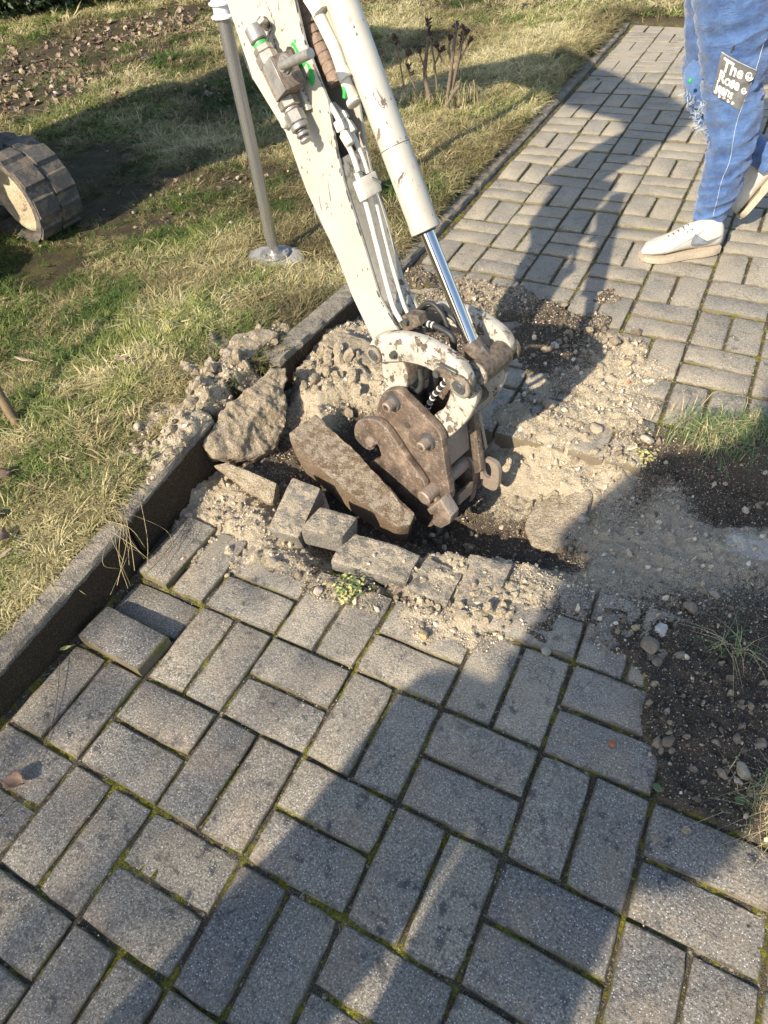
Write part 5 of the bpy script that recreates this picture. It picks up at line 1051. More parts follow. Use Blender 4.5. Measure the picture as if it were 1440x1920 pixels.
def upper_body(root, hip, face, mat, arms, scale=1.0, hair=(.05, .03, .02), lean=0):
    """torso, neck, head and arms as one skinned surface"""
    me = bpy.data.meshes.new('body'); f = np.array(face, float); f /= np.linalg.norm(f); s = np.cross([0, 0, 1.], f); h = np.array(hip, float)
    P_ = [h, h+[0, 0, .16], h+[0, 0, .34], h+[0, 0, .47], h+f*.01+[0, 0, .56], h+f*.03+[0, 0, .66], h+f*.045+[0, 0, .74]]; R_2 = [(.15, .12), (.14, .115), (.165, .125), (.12, .10), (.058, .058), (.085, .095), (.07, .08)]; E_ = [(i, i+1) for i in range(6)]
    for sd, (el, wr_, ha) in zip((1, -1), arms):
        b = len(P_); P_ += [h+s*sd*.17+[0, 0, .46], np.array(el), np.array(wr_), np.array(ha)]; R_2 += [(.062, .062), (.047, .047), (.032, .032), (.038, .022)]; E_ += [(3, b), (b, b+1), (b+1, b+2), (b+2, b+3)]
        hd = np.array(ha)-np.array(wr_); hd = hd/np.linalg.norm(hd); sd2 = np.cross(hd, [0, 0, 1.]); sd2 = sd2/(np.linalg.norm(sd2)+1e-9)
        for k, (o_, l_) in enumerate(((-.027, .065), (-.009, .078), (.009, .074), (.026, .058))):
            q = len(P_); P_ += [np.array(ha)+hd*.03+sd2*o_, np.array(ha)+hd*(.03+l_*.5)+sd2*o_*1.1, np.array(ha)+hd*(.03+l_)+sd2*o_*1.1-np.array([0, 0, .012])]; R_2 += [(.0095, .0095), (.0088, .0088), (.0075, .0075)]; E_ += [(b+3, q), (q, q+1), (q+1, q+2)]
        q = len(P_); P_ += [np.array(ha)+sd2*.04-hd*.0, np.array(ha)+sd2*.058+hd*.035]; R_2 += [(.011, .011), (.009, .009)]; E_ += [(b+3, q), (q, q+1)]
    c = np.array(P_)[0]
    me.from_pydata([tuple(np.array(p)-h) for p in P_], E_, []); o = bpy.data.objects.new('body', me); link(o, root, h)
    bm = bmesh.new(); bm.from_mesh(me); sl = bm.verts.layers.skin.verify()
    for i, v in enumerate(bm.verts): v[sl].radius = R_2[i]; v[sl].use_root = (i == 0)
    bm.to_mesh(me); bm.free()
    m = o.modifiers.new('skin', 'SKIN'); m.use_smooth_shade = True; su = o.modifiers.new('sub', 'SUBSURF'); su.levels = 2; su.render_levels = 2
    me.materials.append(mat)
    hc = h+f*.04+np.array([0, 0, .70]); V, F = rock_mesh(9, (.105, .105, .12), 3, .05, 0); sel = V+hc-f*.02+np.array([0, 0, .02]); part('hair', (sel, F), m_simple('dark_hair', hair, .7), o)
    return o
M_JACKET = m_simple('dark_jacket_cloth', (.045, .05, .06), .85, 0, .3, 40, .4, .003); M_SKIN = m_simple('skin', (.50, .31, .22), .5, 0, .1, 30, .1)

# worker at the right: near leg planted, far leg stepping, seen from the waist down
PN = thing('person', [(0.654,2.033,0.000)][0], 'person in ripped blue jeans with a printed patch and off-white trainers standing on the path', 'person')
NL = [(0.607,2.020,0.896,0.155,0.150),(0.625,2.020,0.806,0.150,0.150),(0.654,2.020,0.698,0.142,0.145),(0.678,2.020,0.594,0.122,0.125),(0.700,2.020,0.482,0.108,0.110),(0.726,2.020,0.401,0.096,0.100),(0.738,2.020,0.315,0.088,0.088),(0.737,2.020,0.222,0.081,0.082),(0.729,2.020,0.150,0.070,0.070),(0.730,2.020,0.085,0.060,0.056),(0.738,2.020,0.055,0.052,0.050)]
NL = [(x, y, z, .80*a, .80*b) for x, y, z, a, b in NL]
FFv = np.array([-.83, -.56, 0]); FFv /= np.linalg.norm(FFv)
Vn, Fn = loft(NL, 72, .013, 3, True, FFv, 10)
FL = [(0.568,2.170,0.854,0.140,0.140),(0.572,2.170,0.744,0.125,0.130),(0.583,2.170,0.611,0.102,0.110),(0.584,2.170,0.495,0.078,0.090),(0.608,2.170,0.426,0.068,0.080),(0.675,2.170,0.366,0.066,0.070),(0.762,2.170,0.311,0.060,0.062),(0.834,2.170,0.267,0.052,0.054),(0.867,2.170,0.246,0.048,0.048)]
FL = [(x, y, z, .80*a, .80*b) for x, y, z, a, b in FL]
Vf, Ff = loft(FL, 60, .012, 8, True, FFv, 10)
jeans = part('jeans', merge([(Vn, Fn), (Vf, Ff)]), M_DENIM, PN, True, 80)
ZC = lambda i: np.array(NL[i][:3])
hipc = (np.array(NL[0][:3])+np.array(FL[0][:3]))/2
pv, pf = loft([(*(hipc+[0, 0, -.10]), .10, .17), (*(hipc+[0, 0, -.02]), .125, .19), (*(hipc+[0, 0, .09]), .12, .17)], 48, .004, 1, True, FFv, 5)
part('waistband', (pv, pf), M_DENIM, jeans)
sd_ = np.cross([0, 0, 1.], FFv)
upper_body(PN, hipc+np.array([0, 0, .08]), FFv, M_JACKET, [tuple(hipc+np.array(v)) for v in ()] or [
    (hipc+sd_*.26+[0, 0, .28], hipc+sd_*.24+FFv*.16+[0, 0, .14], hipc+sd_*.22+FFv*.23+[0, 0, .12]), (hipc-sd_*.26+[0, 0, .28], hipc-sd_*.24+FFv*.16+[0, 0, .14], hipc-sd_*.22+FFv*.23+[0, 0, .12])])
hl_ = np.array([(0.783,2.009,0.000)][0]); to_ = np.array([(0.549,1.861,0.000)][0]); hl_[2] = to_[2] = .001
shoe(hl_+[0, 0, 0], to_, PN, sw=1)
sh2 = [(0.906,2.200,0.197),(0.831,2.200,0.043)]; shoe(np.array(sh2[0]), np.array(sh2[1]), PN, sw=False)
# surface of the near leg facing the camera, for things sewn or printed on it
from mathutils.bvhtree import BVHTree
BV = BVHTree.FromPolygons([tuple(v) for v in Vn], Fn); BV2 = BVHTree.FromPolygons([tuple(v) for v in Vf], Ff)
LEGN = Vector((.10, -.99, .08)).normalized()                 # outward side of the leg, where the patch is sewn
def onleg(p, off=.003, tree=BV):
    o = Vector(p)+LEGN*.6; h = tree.ray_cast(o, -LEGN)
    return np.array(h[0])+np.array(LEGN)*off if h[0] is not None else np.array(p)
pc = [(0.638,1.900,0.622),(0.653,1.900,0.582),(0.758,1.900,0.577),(0.740,1.900,0.476),(0.654,1.900,0.509)]
PTL, PTR, PBR, PBL = [np.array(p) for p in [(0.647,1.900,0.625),(0.758,1.900,0.577),(0.740,1.900,0.473),(0.651,1.900,0.514)]]
def patch(u, v, off): # u to the right, v downward, 0..1
    p = (PTL*(1-u)+PTR*u)*(1-v)+(PBL*(1-u)+PBR*u)*v; return onleg(p, off)
n = 14; V = [patch(i/n, j/n, .004) for j in range(n+1) for i in range(n+1)]; V2 = V+[v-np.array(LEGN)*.004 for v in V]; m2 = (n+1)**2
F = [[j*(n+1)+i, j*(n+1)+i+1, (j+1)*(n+1)+i+1, (j+1)*(n+1)+i] for j in range(n) for i in range(n)]
bd = [i for i in range(n+1)]+[(j+1)*(n+1)-1 for j in range(1, n+1)]+[n*(n+1)+i for i in range(n-1, -1, -1)]+[j*(n+1) for j in range(n-1, 0, -1)]
F += [[bd[k], bd[(k+1) % len(bd)], bd[(k+1) % len(bd)]+m2, bd[k]+m2] for k in range(len(bd))]
pt = part('sewn_patch', (V2, F), M_PATCH, jeans, True, 60)
def word(s, u0, v0, size, du, off=.0062):
    cu = bpy.data.curves.new('lettering', 'FONT'); cu.body = s; cu.size = 1; cu.offset = .03; cu.resolution_u = 3; to = bpy.data.objects.new('lettering', cu); COL.objects.link(to)
    dg = bpy.context.evaluated_depsgraph_get(); me = bpy.data.meshes.new_from_object(to.evaluated_get(dg)); bpy.data.objects.remove(to)
    bm = bmesh.new(); bm.from_mesh(me); bmesh.ops.triangulate(bm, faces=list(bm.faces))
    for _ in range(2): bmesh.ops.subdivide_edges(bm, edges=[e for e in bm.edges if e.calc_length() > .12], cuts=1); bmesh.ops.triangulate(bm, faces=list(bm.faces))
    V = []; bm.verts.index_update()
    for v in bm.verts: V.append(patch(u0+v.co.x*size*du+v.co.y*0.0, v0-v.co.y*size+math.sin(v.co.x*3)*.012, off))
    F = [[a.index for a in q.verts] for q in bm.faces]; bm.free(); part('lettering', (V, F), M_PRINT, pt, False)
word('The', .10, .36, .40, .95); word('Rose', .07, .63, .36, .90); word('Jeans', .05, .88, .34, .84)
def swirl(u, v, r, turns=1.6, rr=.0017, sy=1):
    part('printed_swirl', tube([patch(u+r*(1-t*.8)*math.cos(t*turns*2*PI), v+sy*r*(1-t*.8)*math.sin(t*turns*2*PI), .0058) for t in np.linspace(0, 1, 26)], [rr*(1-.5*t) for t in np.linspace(0, 1, 26)], 6), M_PRINT, pt)
swirl(.86, .20, .11, 1.7, .0022); swirl(.88, .55, .08, 1.4, .0020)
for i in range(5): swirl(.08+i*.155, .945, .045, 1.3, .0012, 1 if i % 2 else -1)
part('patch_stitching', tube([patch(u, v, .0055) for u, v in [(t, .02) for t in np.linspace(.01, .98, 14)]], .0009, 6), M_THREAD, pt)
# side seam, tears and frayed threads
seam = [onleg(p, .0018) for p in catmull([np.array(q[:3]) for q in [(0.755,1.900,0.651),(0.751,1.900,0.547),(0.742,1.900,0.470),(0.742,1.900,0.419),(0.746,1.900,0.381),(0.752,1.900,0.327),(0.745,1.900,0.261),(0.748,1.900,0.202),(0.750,1.900,0.144)]], 8)]
part('side_seam', tube(seam, .0008, 6), M_THREAD, jeans)
tearc = [np.array(q[:3]) for q in [(0.671,1.900,0.623),(0.675,1.900,0.641),(0.680,1.900,0.640),(0.676,1.900,0.621)]]
part('tear', ([onleg(p, .0016) for p in tearc], [[0, 1, 2, 3]]), M_SEAM_SHADE, jeans, False)
frag = []
r_ = random.Random(4)
for (x, y, z) in [tuple(onleg(q[:3], .001)) for q in [(0.634,1.900,0.491),(0.627,1.900,0.470),(0.629,1.900,0.452),(0.638,1.900,0.438),(0.649,1.900,0.421),(0.660,1.900,0.404),(0.674,1.900,0.386),(0.636,1.900,0.462),(0.634,1.900,0.444),(0.654,1.900,0.412)]]:
    for k in range(6):
        a = np.array([x, y, z])+np.array([r_.uniform(-.01, .01), -.004, r_.uniform(-.012, .012)]); b = a+np.array([r_.uniform(-.03, .004), r_.uniform(-.02, 0), r_.uniform(-.022, .008)]); frag.append(tube(catmull([a, (a+b)/2+np.array([0, 0, r_.uniform(-.006, .006)]), a+(b-a)*.7], 3), .0005, 4))
for k in range(14):
    q = [(0.561,2.050,0.474),(0.574,2.050,0.461),(0.586,2.050,0.452),(0.600,2.050,0.438),(0.611,2.050,0.429)][k % 5]; a = np.array(q[:3])+np.array([r_.uniform(-.01, .01), r_.uniform(-.02, .02), r_.uniform(-.01, .01)]); b = a+np.array([r_.uniform(-.02, .01), 0, r_.uniform(-.035, -.01)]); frag.append(tube([a, (a+b)/2+np.array([.003, 0, 0]), b], .0009, 4))
part('frayed_threads', merge(frag), M_THREAD, jeans, False)
# ragged flap hanging at the torn far knee, dark lining behind it
fp = [np.array(q[:3]) for q in [(0.533,2.100,0.526),(0.537,2.100,0.496),(0.557,2.100,0.455),(0.569,2.100,0.437),(0.582,2.100,0.434),(0.592,2.100,0.413),(0.605,2.100,0.415),(0.614,2.100,0.397),(0.631,2.100,0.409),(0.636,2.100,0.441),(0.620,2.100,0.500),(0.590,2.100,0.543),(0.552,2.100,0.553)]]
bm = bmesh.new(); c_ = sum(fp)/len(fp)+np.array([0, -.022, 0]); vs = [bm.verts.new(p) for p in fp]; vc = bm.verts.new(c_)
for i in range(len(vs)): bm.faces.new([vs[i], vs[(i+1) % len(vs)], vc])
bmesh.ops.subdivide_edges(bm, edges=list(bm.edges), cuts=2, use_grid_fill=True)
for v in bm.verts: v.co.y += mnoise.noise(v.co*30)*.006
o = bm_obj('torn_flap', bm, M_DENIM, jeans, True, 80); o.modifiers.new('cloth_thickness', 'SOLIDIFY').thickness = .0025
q = [(0.568,2.020,0.521)][0]; V, F = rock_mesh(3, (.006, .003, .007), 2, .2, 1); part('green_tag', (V+np.array(q[:3])+np.array([0, -.012, 0]), F), M_GREEN, jeans)

# the photographer, standing behind the camera: casts the large shadow in front
PH = thing('person', (.49, -1.45, 0), 'photographer in a dark jacket standing on the pavers, outside the picture', 'person')
pf_ = np.array([-.2, .98, 0.]); ps = np.cross([0, 0, 1.], pf_)
base_ = np.array([.49, -1.45, 0])
lg = []
for sgn in (1, -1):
    a = base_+ps*.20*sgn; i_ = -ps*sgn; lg.append(loft([(*(a+i_*.06+[0, 0, .95]), .14, .128), (*(a+i_*.06+[0, 0, .75]), .13, .126), (*(a+i_*.02+pf_*.015+[0, 0, .5]), .11, .125), (*(a+[0, 0, .3]), .10, .11), (*(a+[0, 0, .1]), .09, .10)], 24, .004, sgn, True, pf_, 5)); shoe(a-pf_*.07+[0, 0, .002], a+pf_*.2+[0, 0, .002], PH, sw=False)
jp = part('trousers', merge(lg), M_DENIMD, PH, True, 80); hp = base_+np.array([.13, 0, 1.06])
part('shadow_coat', loft([(*(hp+[0, 0, -.13]), .15, .25), (*(hp+[0, 0, .0]), .16, .262), (*(hp+[0, 0, .25]), .16, .265), (*(hp+[0, 0, .40]), .14, .25), (*(hp+[0, 0, .50]), .09, .16)], 32, .006, 2, True, pf_, 5), M_JACKET, PH)  # added bulk on the unseen figure, shaped to widen its cast shadow
upper_body(PH, hp, pf_, M_JACKET, [(hp+ps*.33+pf_*.02+[0, 0, .22], hp+ps*.17+pf_*.26+[0, 0, .24], hp+ps*.10+pf_*.33+[0, 0, .24]), (hp-ps*.30+pf_*.02+[0, 0, .22], hp-ps*.2+pf_*.26+[0, 0, .22], hp-ps*.12+pf_*.33+[0, 0, .24])])

# ---------------------------------------------------------------- grass
def tuft(seed, n, L, wd, spread, bend, mat, nm):
    r = np.random.default_rng(seed); V = []; F = []
    for _ in range(n):
        a = r.uniform(0, 2*PI); b = np.array([r.normal(0, spread), r.normal(0, spread), 0]); d = np.array([math.cos(a), math.sin(a), 0]); s = np.array([-d[1], d[0], 0]); l = L*r.uniform(.5, 1.15); be = bend*r.uniform(.4, 1.5); w = wd*r.uniform(.7, 1.3)
        p0 = b; p1 = b+d*l*.35*be+np.array([0, 0, l*.55/(1+be*.5)]); p2 = b+d*l*be*.85+np.array([0, 0, l*.72/(1+be*be*.9)]); k = len(V)
        w *= 1.7; V += [p0-s*w, p0+s*w, p1-s*w*.8, p1+s*w*.8, p2]; F += [[k, k+1, k+3, k+2], [k+2, k+3, k+4]]
    return src(nm, V, F, mat)
GS_ = [tuft(1, 18, .033, .00075, .013, 1.5, M_STRAW, 'tuft_a'), tuft(2, 18, .028, .0008, .015, 2.0, M_STRAW, 'tuft_b'), tuft(3, 15, .036, .00075, .013, 1.3, M_STRAW, 'tuft_c'), tuft(4, 17, .028, .0009, .013, 1.0, M_GRASS, 'tuft_d'), tuft(5, 16, .036, .0008, .014, 1.3, M_GRASS, 'tuft_e')]
BARE = np.array([(-1.786,1.574,0,0.34,0.16),(-1.782,1.754,0,0.3,0.12),(-1.593,1.116,0,0.28,0.1),(-2.236,1.892,0,0.3,0.1),(-1.522,0.961,0,0.15,0.1),(-1.733,2.232,0,0.15,0.1),(-1.452,1.561,0,0.16,0.1),(-2.342,2.08,0,0.3,0.1),(-1.694,1.968,0,0.2,0.12),(-1.382,1.988,0,0.16,0.1),(-1.08,2.132,0,0.12,0.1),(-0.687,0.384,0.05,0.05,0.05),(-0.605,0.365,0.05,0.045,0.04),(-2.731,1.983,0,0.4,0.2),(-1.525,1.433,0,0.2,0.1),(-1.273,2.145,0,0.12,0.1),(-0.493,1.431,0,0.05,0.04),(-1.058,1.786,0,0.08,0.06),(-0.704,3.168,0,0.07,0.05),(0.951,0.93,0,0.06,0.04),(-4.319,3.124,0,0.7,0.7),(-4.347,3.795,0,0.6,0.6),(-4.183,4.432,0,0.5,0.5),(-4.148,4.954,0,0.5,0.5),(-3.515,2.7,0,0.3,0.4)]).reshape(-1, 5)
def bare(x, y):
    b = np.zeros_like(x)
    for bx_, by_, _, r1, r2 in BARE: b = np.maximum(b, np.exp(-((x-bx_)**2+(y-by_)**2)/(2*(r1*.7)**2)))
    return b
def in_view(x, y, m=.1):
    q = (np.stack([x, y, np.zeros_like(x)], 1)-np.array(CAM))@np.array(_R); d = -q[:, 2]
    return (d > .1) & (np.abs(q[:, 0]/np.maximum(d, .01)*FPX) < .375+m) & (np.abs(q[:, 1]/np.maximum(d, .01)*FPX) < .5+m)
GP = []; GR = []; GSc = []; GI = []; GT = []
def grow(n, x0, x1, y0, y1, sc, dens=1.0, flt=None):
    x = rng.uniform(x0, x1, n); y = rng.uniform(y0, y1, n)
    k = (in_view(x, y, .14)) & ((x < KX-.058) | (y > 5.02) | (x > 1.9))
    if flt is not None: k &= flt(x, y)
    x, y = x[k], y[k]; z, s, c, l = terrain(x, y); b = bare(x, y); b = np.where(((x-pb[0])/.14)**2+((y-pb[1])/.11)**2 < 1, 2., b)
    k = (c < .35) & (rng.random(len(x)) > b*1.03) & (rng.random(len(x)) < dens*(.62+.5*fbm(x, y, 3, 3)+.25)); x, y, z, b = x[k], y[k], z[k], b[k]; m = len(x)
    hue = fbm(x, y, 1.6, 3)+fbm(x+7, y, 7, 3)*.8+rng.normal(0, .22, m)
    green = hue > .22
    GP.append(np.stack([x, y, z-.002], 1)); GR.append(np.stack([rng.normal(0, .25, m), rng.normal(0, .25, m), rng.uniform(0, 6.28, m)], 1))
    s_ = sc*rng.uniform(.65, 1.25, m)*(1-.4*b); GSc.append(np.stack([s_, s_, s_*rng.uniform(.7, 1.1, m)], 1)); GI.append(np.where(green, rng.integers(3, 5, m), rng.integers(0, 3, m)))
    GT.append(np.clip(.52+fbm(x+3, y+9, 2.2, 3)*.9+rng.normal(0, .16, m)-b*.4, 0, 1))
grow(46000, -1.6, KX-.055, -.6, 2.1, .85, 1.4)
grow(75000, -3.2, KX-.05, .2, 5.2, 1.15, 1.2)
grow(60000, -8, 2.5, 1.2, 9.5, 1.7, 1.0, lambda x, y: (x < -2.6) | (y > 4.6))
grow(5000, -.40, KX-.06, -.6, 5.0, .9, 1.3)
GP = np.concatenate(GP); scatter('grass', GP, np.concatenate(GR), np.concatenate(GSc), np.concatenate(GI), np.concatenate(GT), GS_, 'short straw yellow and green lawn grass')

# clumps of longer grass at the hole, built blade by blade
def clump(name, pts, n, L, mats, label, cat, seed, bend=1.2, rad=.05, w=.0011):
    r = np.random.default_rng(seed); c = np.array(pts[0], float); root = thing(name, (c[0], c[1], gh(c[0], c[1])), label, cat)
    for mi, (mt, fr_) in enumerate(mats):
        V = []; F = []
        for _ in range(int(n*fr_)):
            p = np.array(pts[r.integers(0, len(pts))], float); b = np.array([p[0]+r.normal(0, rad), p[1]+r.normal(0, rad), 0]); b[2] = gh(b[0], b[1]) if n < 260 else gh(p[0], p[1])
            a = r.uniform(0, 2*PI); d = np.array([math.cos(a), math.sin(a), 0]); s = np.array([-d[1], d[0], 0])*w*r.uniform(.6, 1.3); l = L*r.uniform(.4, 1.1); be = bend*r.uniform(.3, 1.4)
            q = [b, b+d*l*.2*be+np.array([0, 0, l*.45]), b+d*l*.55*be+np.array([0, 0, l*.62/(1+be*.3)]), b+d*l*.95*be+np.array([0, 0, l*.5/(1+be)])]; k = len(V)
            for j, pp in enumerate(q): f_ = 1-j*.28; V += [pp-s*f_, pp+s*f_]
            for j in range(3): F.append([k+2*j, k+2*j+1, k+2*j+3, k+2*j+2])
        part('blades', (V, F), mt, root, False)
    return root
M_GB = m_simple('green_blade', (.10, .17, .05), .7, 0, .5, 30, 0); M_SB = m_simple('dry_blade', (.42, .34, .18), .8, 0, .4, 30, 0)
clump('grass_clump', [(0.877,0.978,0.000),(0.929,0.988,0.000),(0.976,1.018,0.000),(1.027,1.027,0.000),(1.069,1.044,0.000),(0.963,0.935,0.000),(1.114,1.039,0.000)], 900, .085, [(M_GB, .65), (M_SB, .35)], 'ragged green grass clump on the edge of the hole at the right', 'grass clump', 3, 1.1, .035)
clump('grass_clump', [(1.076,0.337,0.020),(1.065,0.345,0.020)], 40, .080, [(M_GB, .4), (M_SB, .6)], 'small tuft of straw-coloured grass rooted in the dark soil', 'grass clump', 4, 1.5, .012)
clump('grass_clump', [(1.175,0.078,0.010),(1.189,0.056,0.010)], 220, .07, [(M_SB, .8), (M_GB, .2)], 'tangle of brown roots at the right edge, where shade meets sun', 'grass clump', 5, 1.5, .03, .0007)
def weed(name, c, n, R0, label, seed, mats=(M_YLEAF, M_GLEAF)):
    r = np.random.default_rng(seed); root = thing(name, tuple(c), label, 'weed')
    for mt in mats:
        V = []; F = []
        for _ in range(n):
            p = np.array(c)+np.array([r.normal(0, R0), r.normal(0, R0), abs(r.normal(0, .012))]); a = r.uniform(0, 6.28); s_ = r.uniform(.003, .006); u = np.array([math.cos(a), math.sin(a), r.uniform(-.3, .5)])*s_; v = np.array([-math.sin(a), math.cos(a), r.uniform(-.3, .3)])*s_*.7; k = len(V)
            V += [p-u, p+v, p+u, p-v]; F.append([k, k+1, k+2, k+3])
        part('leaflets', (V, F), mt, root, False)
    return root
wc = [(0.295,0.170,0.008)][0]; weed('small_weed', wc, 120, .016, 'small yellow-green weed growing out of the cracked joint', 3)
wc = [(-1.643,5.611,0.000)][0]
wc = [(0.790,0.848,0.000)][0]; weed('small_weed', wc, 60, .016, 'yellowish moss tuft in the joint beside the orange-tinted stone', 4, (M_YLEAF,))

# ---------------------------------------------------------------- pruned shrub on the lawn
def gpt(p): return np.array([p[0], p[1], gh(p[0], p[1])])
SH = gpt([(-0.807,3.190,0.000)][0]); shrub = thing('pruned_shrub', tuple(SH), 'bare pruned shrub with dark twig tips standing in the lawn', 'shrub')
SY = float(SH[1])
def stem(pts, r0, r1, parent=shrub, mat=M_TWIG, buds=True, seed=1):
    C_ = catmull([np.array(p[:3]) for p in pts], 6); n = len(C_); o = part('stem', tube(C_, [r0+(r1-r0)*i/(n-1) for i in range(n)], 8), mat, parent)
    if buds:
        r = random.Random(seed); bb = []
        for k in range(16):
            t = 1-abs(r.gauss(0, .14)); p = C_[min(n-1, max(0, int(t*(n-1))))]; d = np.array([r.gauss(0, .8), r.gauss(0, .8), 1.]); d /= np.linalg.norm(d); l = r.uniform(.012, .03)
            bb.append(tube(catmull([p, p+d*l*.5+np.array([r.gauss(0, .003), 0, 0]), p+d*l], 2), [.003, .004, .005, .0042, .0015][:5], 6))
        part('buds', merge(bb), M_BUD, o)
    return o
SS = [([(-0.859,3.140,0.056),(-0.883,3.140,0.174),(-0.870,3.140,0.270),(-0.854,3.140,0.362),(-0.858,3.140,0.417)], .012, .004), ([(-0.742,3.100,0.069),(-0.716,3.100,0.215),(-0.694,3.100,0.352),(-0.686,3.100,0.407)], .009, .006), ([(-0.719,3.120,0.126),(-0.689,3.120,0.235),(-0.666,3.120,0.337),(-0.649,3.120,0.392)], .009, .006), ([(-0.976,3.080,0.087),(-0.992,3.080,0.210),(-1.010,3.080,0.304),(-1.024,3.080,0.360)], .004, .003), ([(-0.814,3.140,0.103),(-0.826,3.140,0.224),(-0.844,3.140,0.317),(-0.866,3.140,0.362)], .005, .003),
      ([(-0.719,3.100,0.204),(-0.762,3.100,0.249),(-0.785,3.100,0.287),(-0.796,3.100,0.316)], .004, .003), ([(-0.901,3.050,0.137),(-0.923,3.050,0.184),(-0.935,3.050,0.239)], .003, .002), ([(-0.666,3.120,0.326),(-0.649,3.120,0.344),(-0.632,3.120,0.371)], .004, .003), ([(-0.726,3.050,0.055),(-0.683,3.050,0.123),(-0.648,3.050,0.161)], .008, .006), ([(-0.855,3.100,0.186),(-0.882,3.100,0.256),(-0.898,3.100,0.297)], .004, .003), ([(-0.724,3.120,0.233),(-0.735,3.120,0.302),(-0.723,3.120,0.351)], .005, .003), ([(-0.817,3.100,0.211),(-0.786,3.100,0.271),(-0.756,3.100,0.302)], .004, .003), ([(-0.681,3.130,0.255),(-0.647,3.130,0.302),(-0.619,3.130,0.338)], .004, .003), ([(-0.918,3.050,0.173),(-0.944,3.050,0.248),(-0.917,3.050,0.291)], .003, .002)]
for i, (p, a, b) in enumerate(SS): stem(p, a*1.1, b*1.4, seed=i, buds=i != 8)
clump('grass_clump', [(-0.933,3.253,0.000),(-0.825,3.230,0.000),(-0.749,3.201,0.000),(-0.691,3.213,0.000),(-1.013,3.283,0.000)], 420, .20, [(M_SB, .7), (M_GB, .3)], 'long dry grass round the foot of the pruned shrub', 'grass clump', 9, .9, .05, .0016)

# ---------------------------------------------------------------- leaves, twigs and roots
def leaf(p, size, rz, mat, label, group=None, curl=.25, seed=0, asp=.5, tilt=(0, 0), name='dead_leaf', cat='leaf'):
    r = np.random.default_rng(seed); n = 10; V = []; F = []
    for i in range(n+1):
        t = i/n; w = math.sin(PI*min(t*1.02, 1))**.8*asp*size*.5*(1+.12*r.normal()); x = (t-.5)*size
        for j, s in enumerate((-1, -.5, 0, .5, 1)): V.append((x, s*w, curl*size*(s*s*.5*math.sin(t*3+seed)+.3*(t-.4)**2)+r.normal(0, size*.008)+abs(s)*.02*size))
    for i in range(n):
        for j in range(4): a = i*5+j; F.append([a, a+1, a+6, a+5])
    st = tube([(size*.48, 0, 0), (size*.6, size*.03, size*.02), (size*.75, size*.02, 0)], size*.012, 6)
    v, f = merge([(V, F), st])
    o = place(name, v, f, p, (tilt[0], tilt[1], rz), mat, label, cat, group); o.modifiers.new('leaf_thickness', 'SOLIDIFY').thickness = .0006
    return o
def gz(p, dz=.012): return (p[0], p[1], gh(p[0], p[1])+dz+.012)
leaf(gz([(-0.606,0.026,0.050)][0], .03), .075, 40, M_LEAF, 'large brown dead leaf on the grass at the left edge', seed=1, asp=.6)
leaf(gz([(-0.593,-0.038,0.050)][0], .02), .055, 100, M_LEAFP, 'grey curled leaf cut by the left edge below the large brown leaf', seed=2, asp=.7, curl=.5)
leaf(gz([(-0.532,-0.069,0.050)][0], .02), .06, 20, M_LEAFP, 'pale grey leaf half hidden in the grass at the left edge', seed=3, asp=.6)
leaf(gz([(-0.452,-0.107,0.050)][0], .02), .055, -60, M_LEAF, 'brown crumpled leaf on the grass, lowest of those at the left edge', seed=4, asp=.55, curl=.5)
leaf(gz([(-0.408,-0.139,0.050)][0], .02), .05, 60, M_LEAFP, 'narrow tan leaf just below the brown crumpled one', seed=5, asp=.25)
leaf((*[(-0.075,-0.484,0.006)][0][:2], .010), .05, 15, M_LEAF, 'purple-brown dead leaf lying on the paver at the left edge', seed=6, asp=.75, curl=.35)
leaf((*[(-0.200,-0.225,0.020)][0][:2], .014), .026, 50, M_YLEAF, 'small yellow leaf at the kerb on the raised pavers', seed=7, asp=.45, curl=.15, name='small_leaf')
leaf((*[(1.002,0.019,0.004)][0][:2], .008), .020, 10, M_GLEAF, 'small green clover leaf in the joint at the dark soil', seed=8, asp=.8, curl=.2, name='small_leaf')
leaf((*[(1.129,0.055,0.006)][0][:2], .014), .024, 70, M_GLEAF, 'green leaf with a stalk lying on the soil near the brown roots', seed=9, asp=.7, curl=.2, name='small_leaf')
leaf((*[(1.018,-0.066,0.003)][0][:2], .006), .018, 80, M_LEAFP, 'tiny white husk in the mossy joint between shaded pavers', seed=12, asp=.5, curl=.2, name='small_leaf')
leaf(gz([(-1.065,0.484,0.030)][0], .025), .09, 2, M_LEAFP, 'long pale strip lying on the lawn above the wooden stick', seed=10, asp=.16, curl=.1, name='bark_strip', cat='bark strip')
leaf(gz([(-0.662,0.532,0.060)][0], .02), .05, 0, M_LEAFP, 'grey flat flake on the lawn left of the rubble', seed=11, asp=.35, curl=.1, name='bark_strip', cat='bark strip')
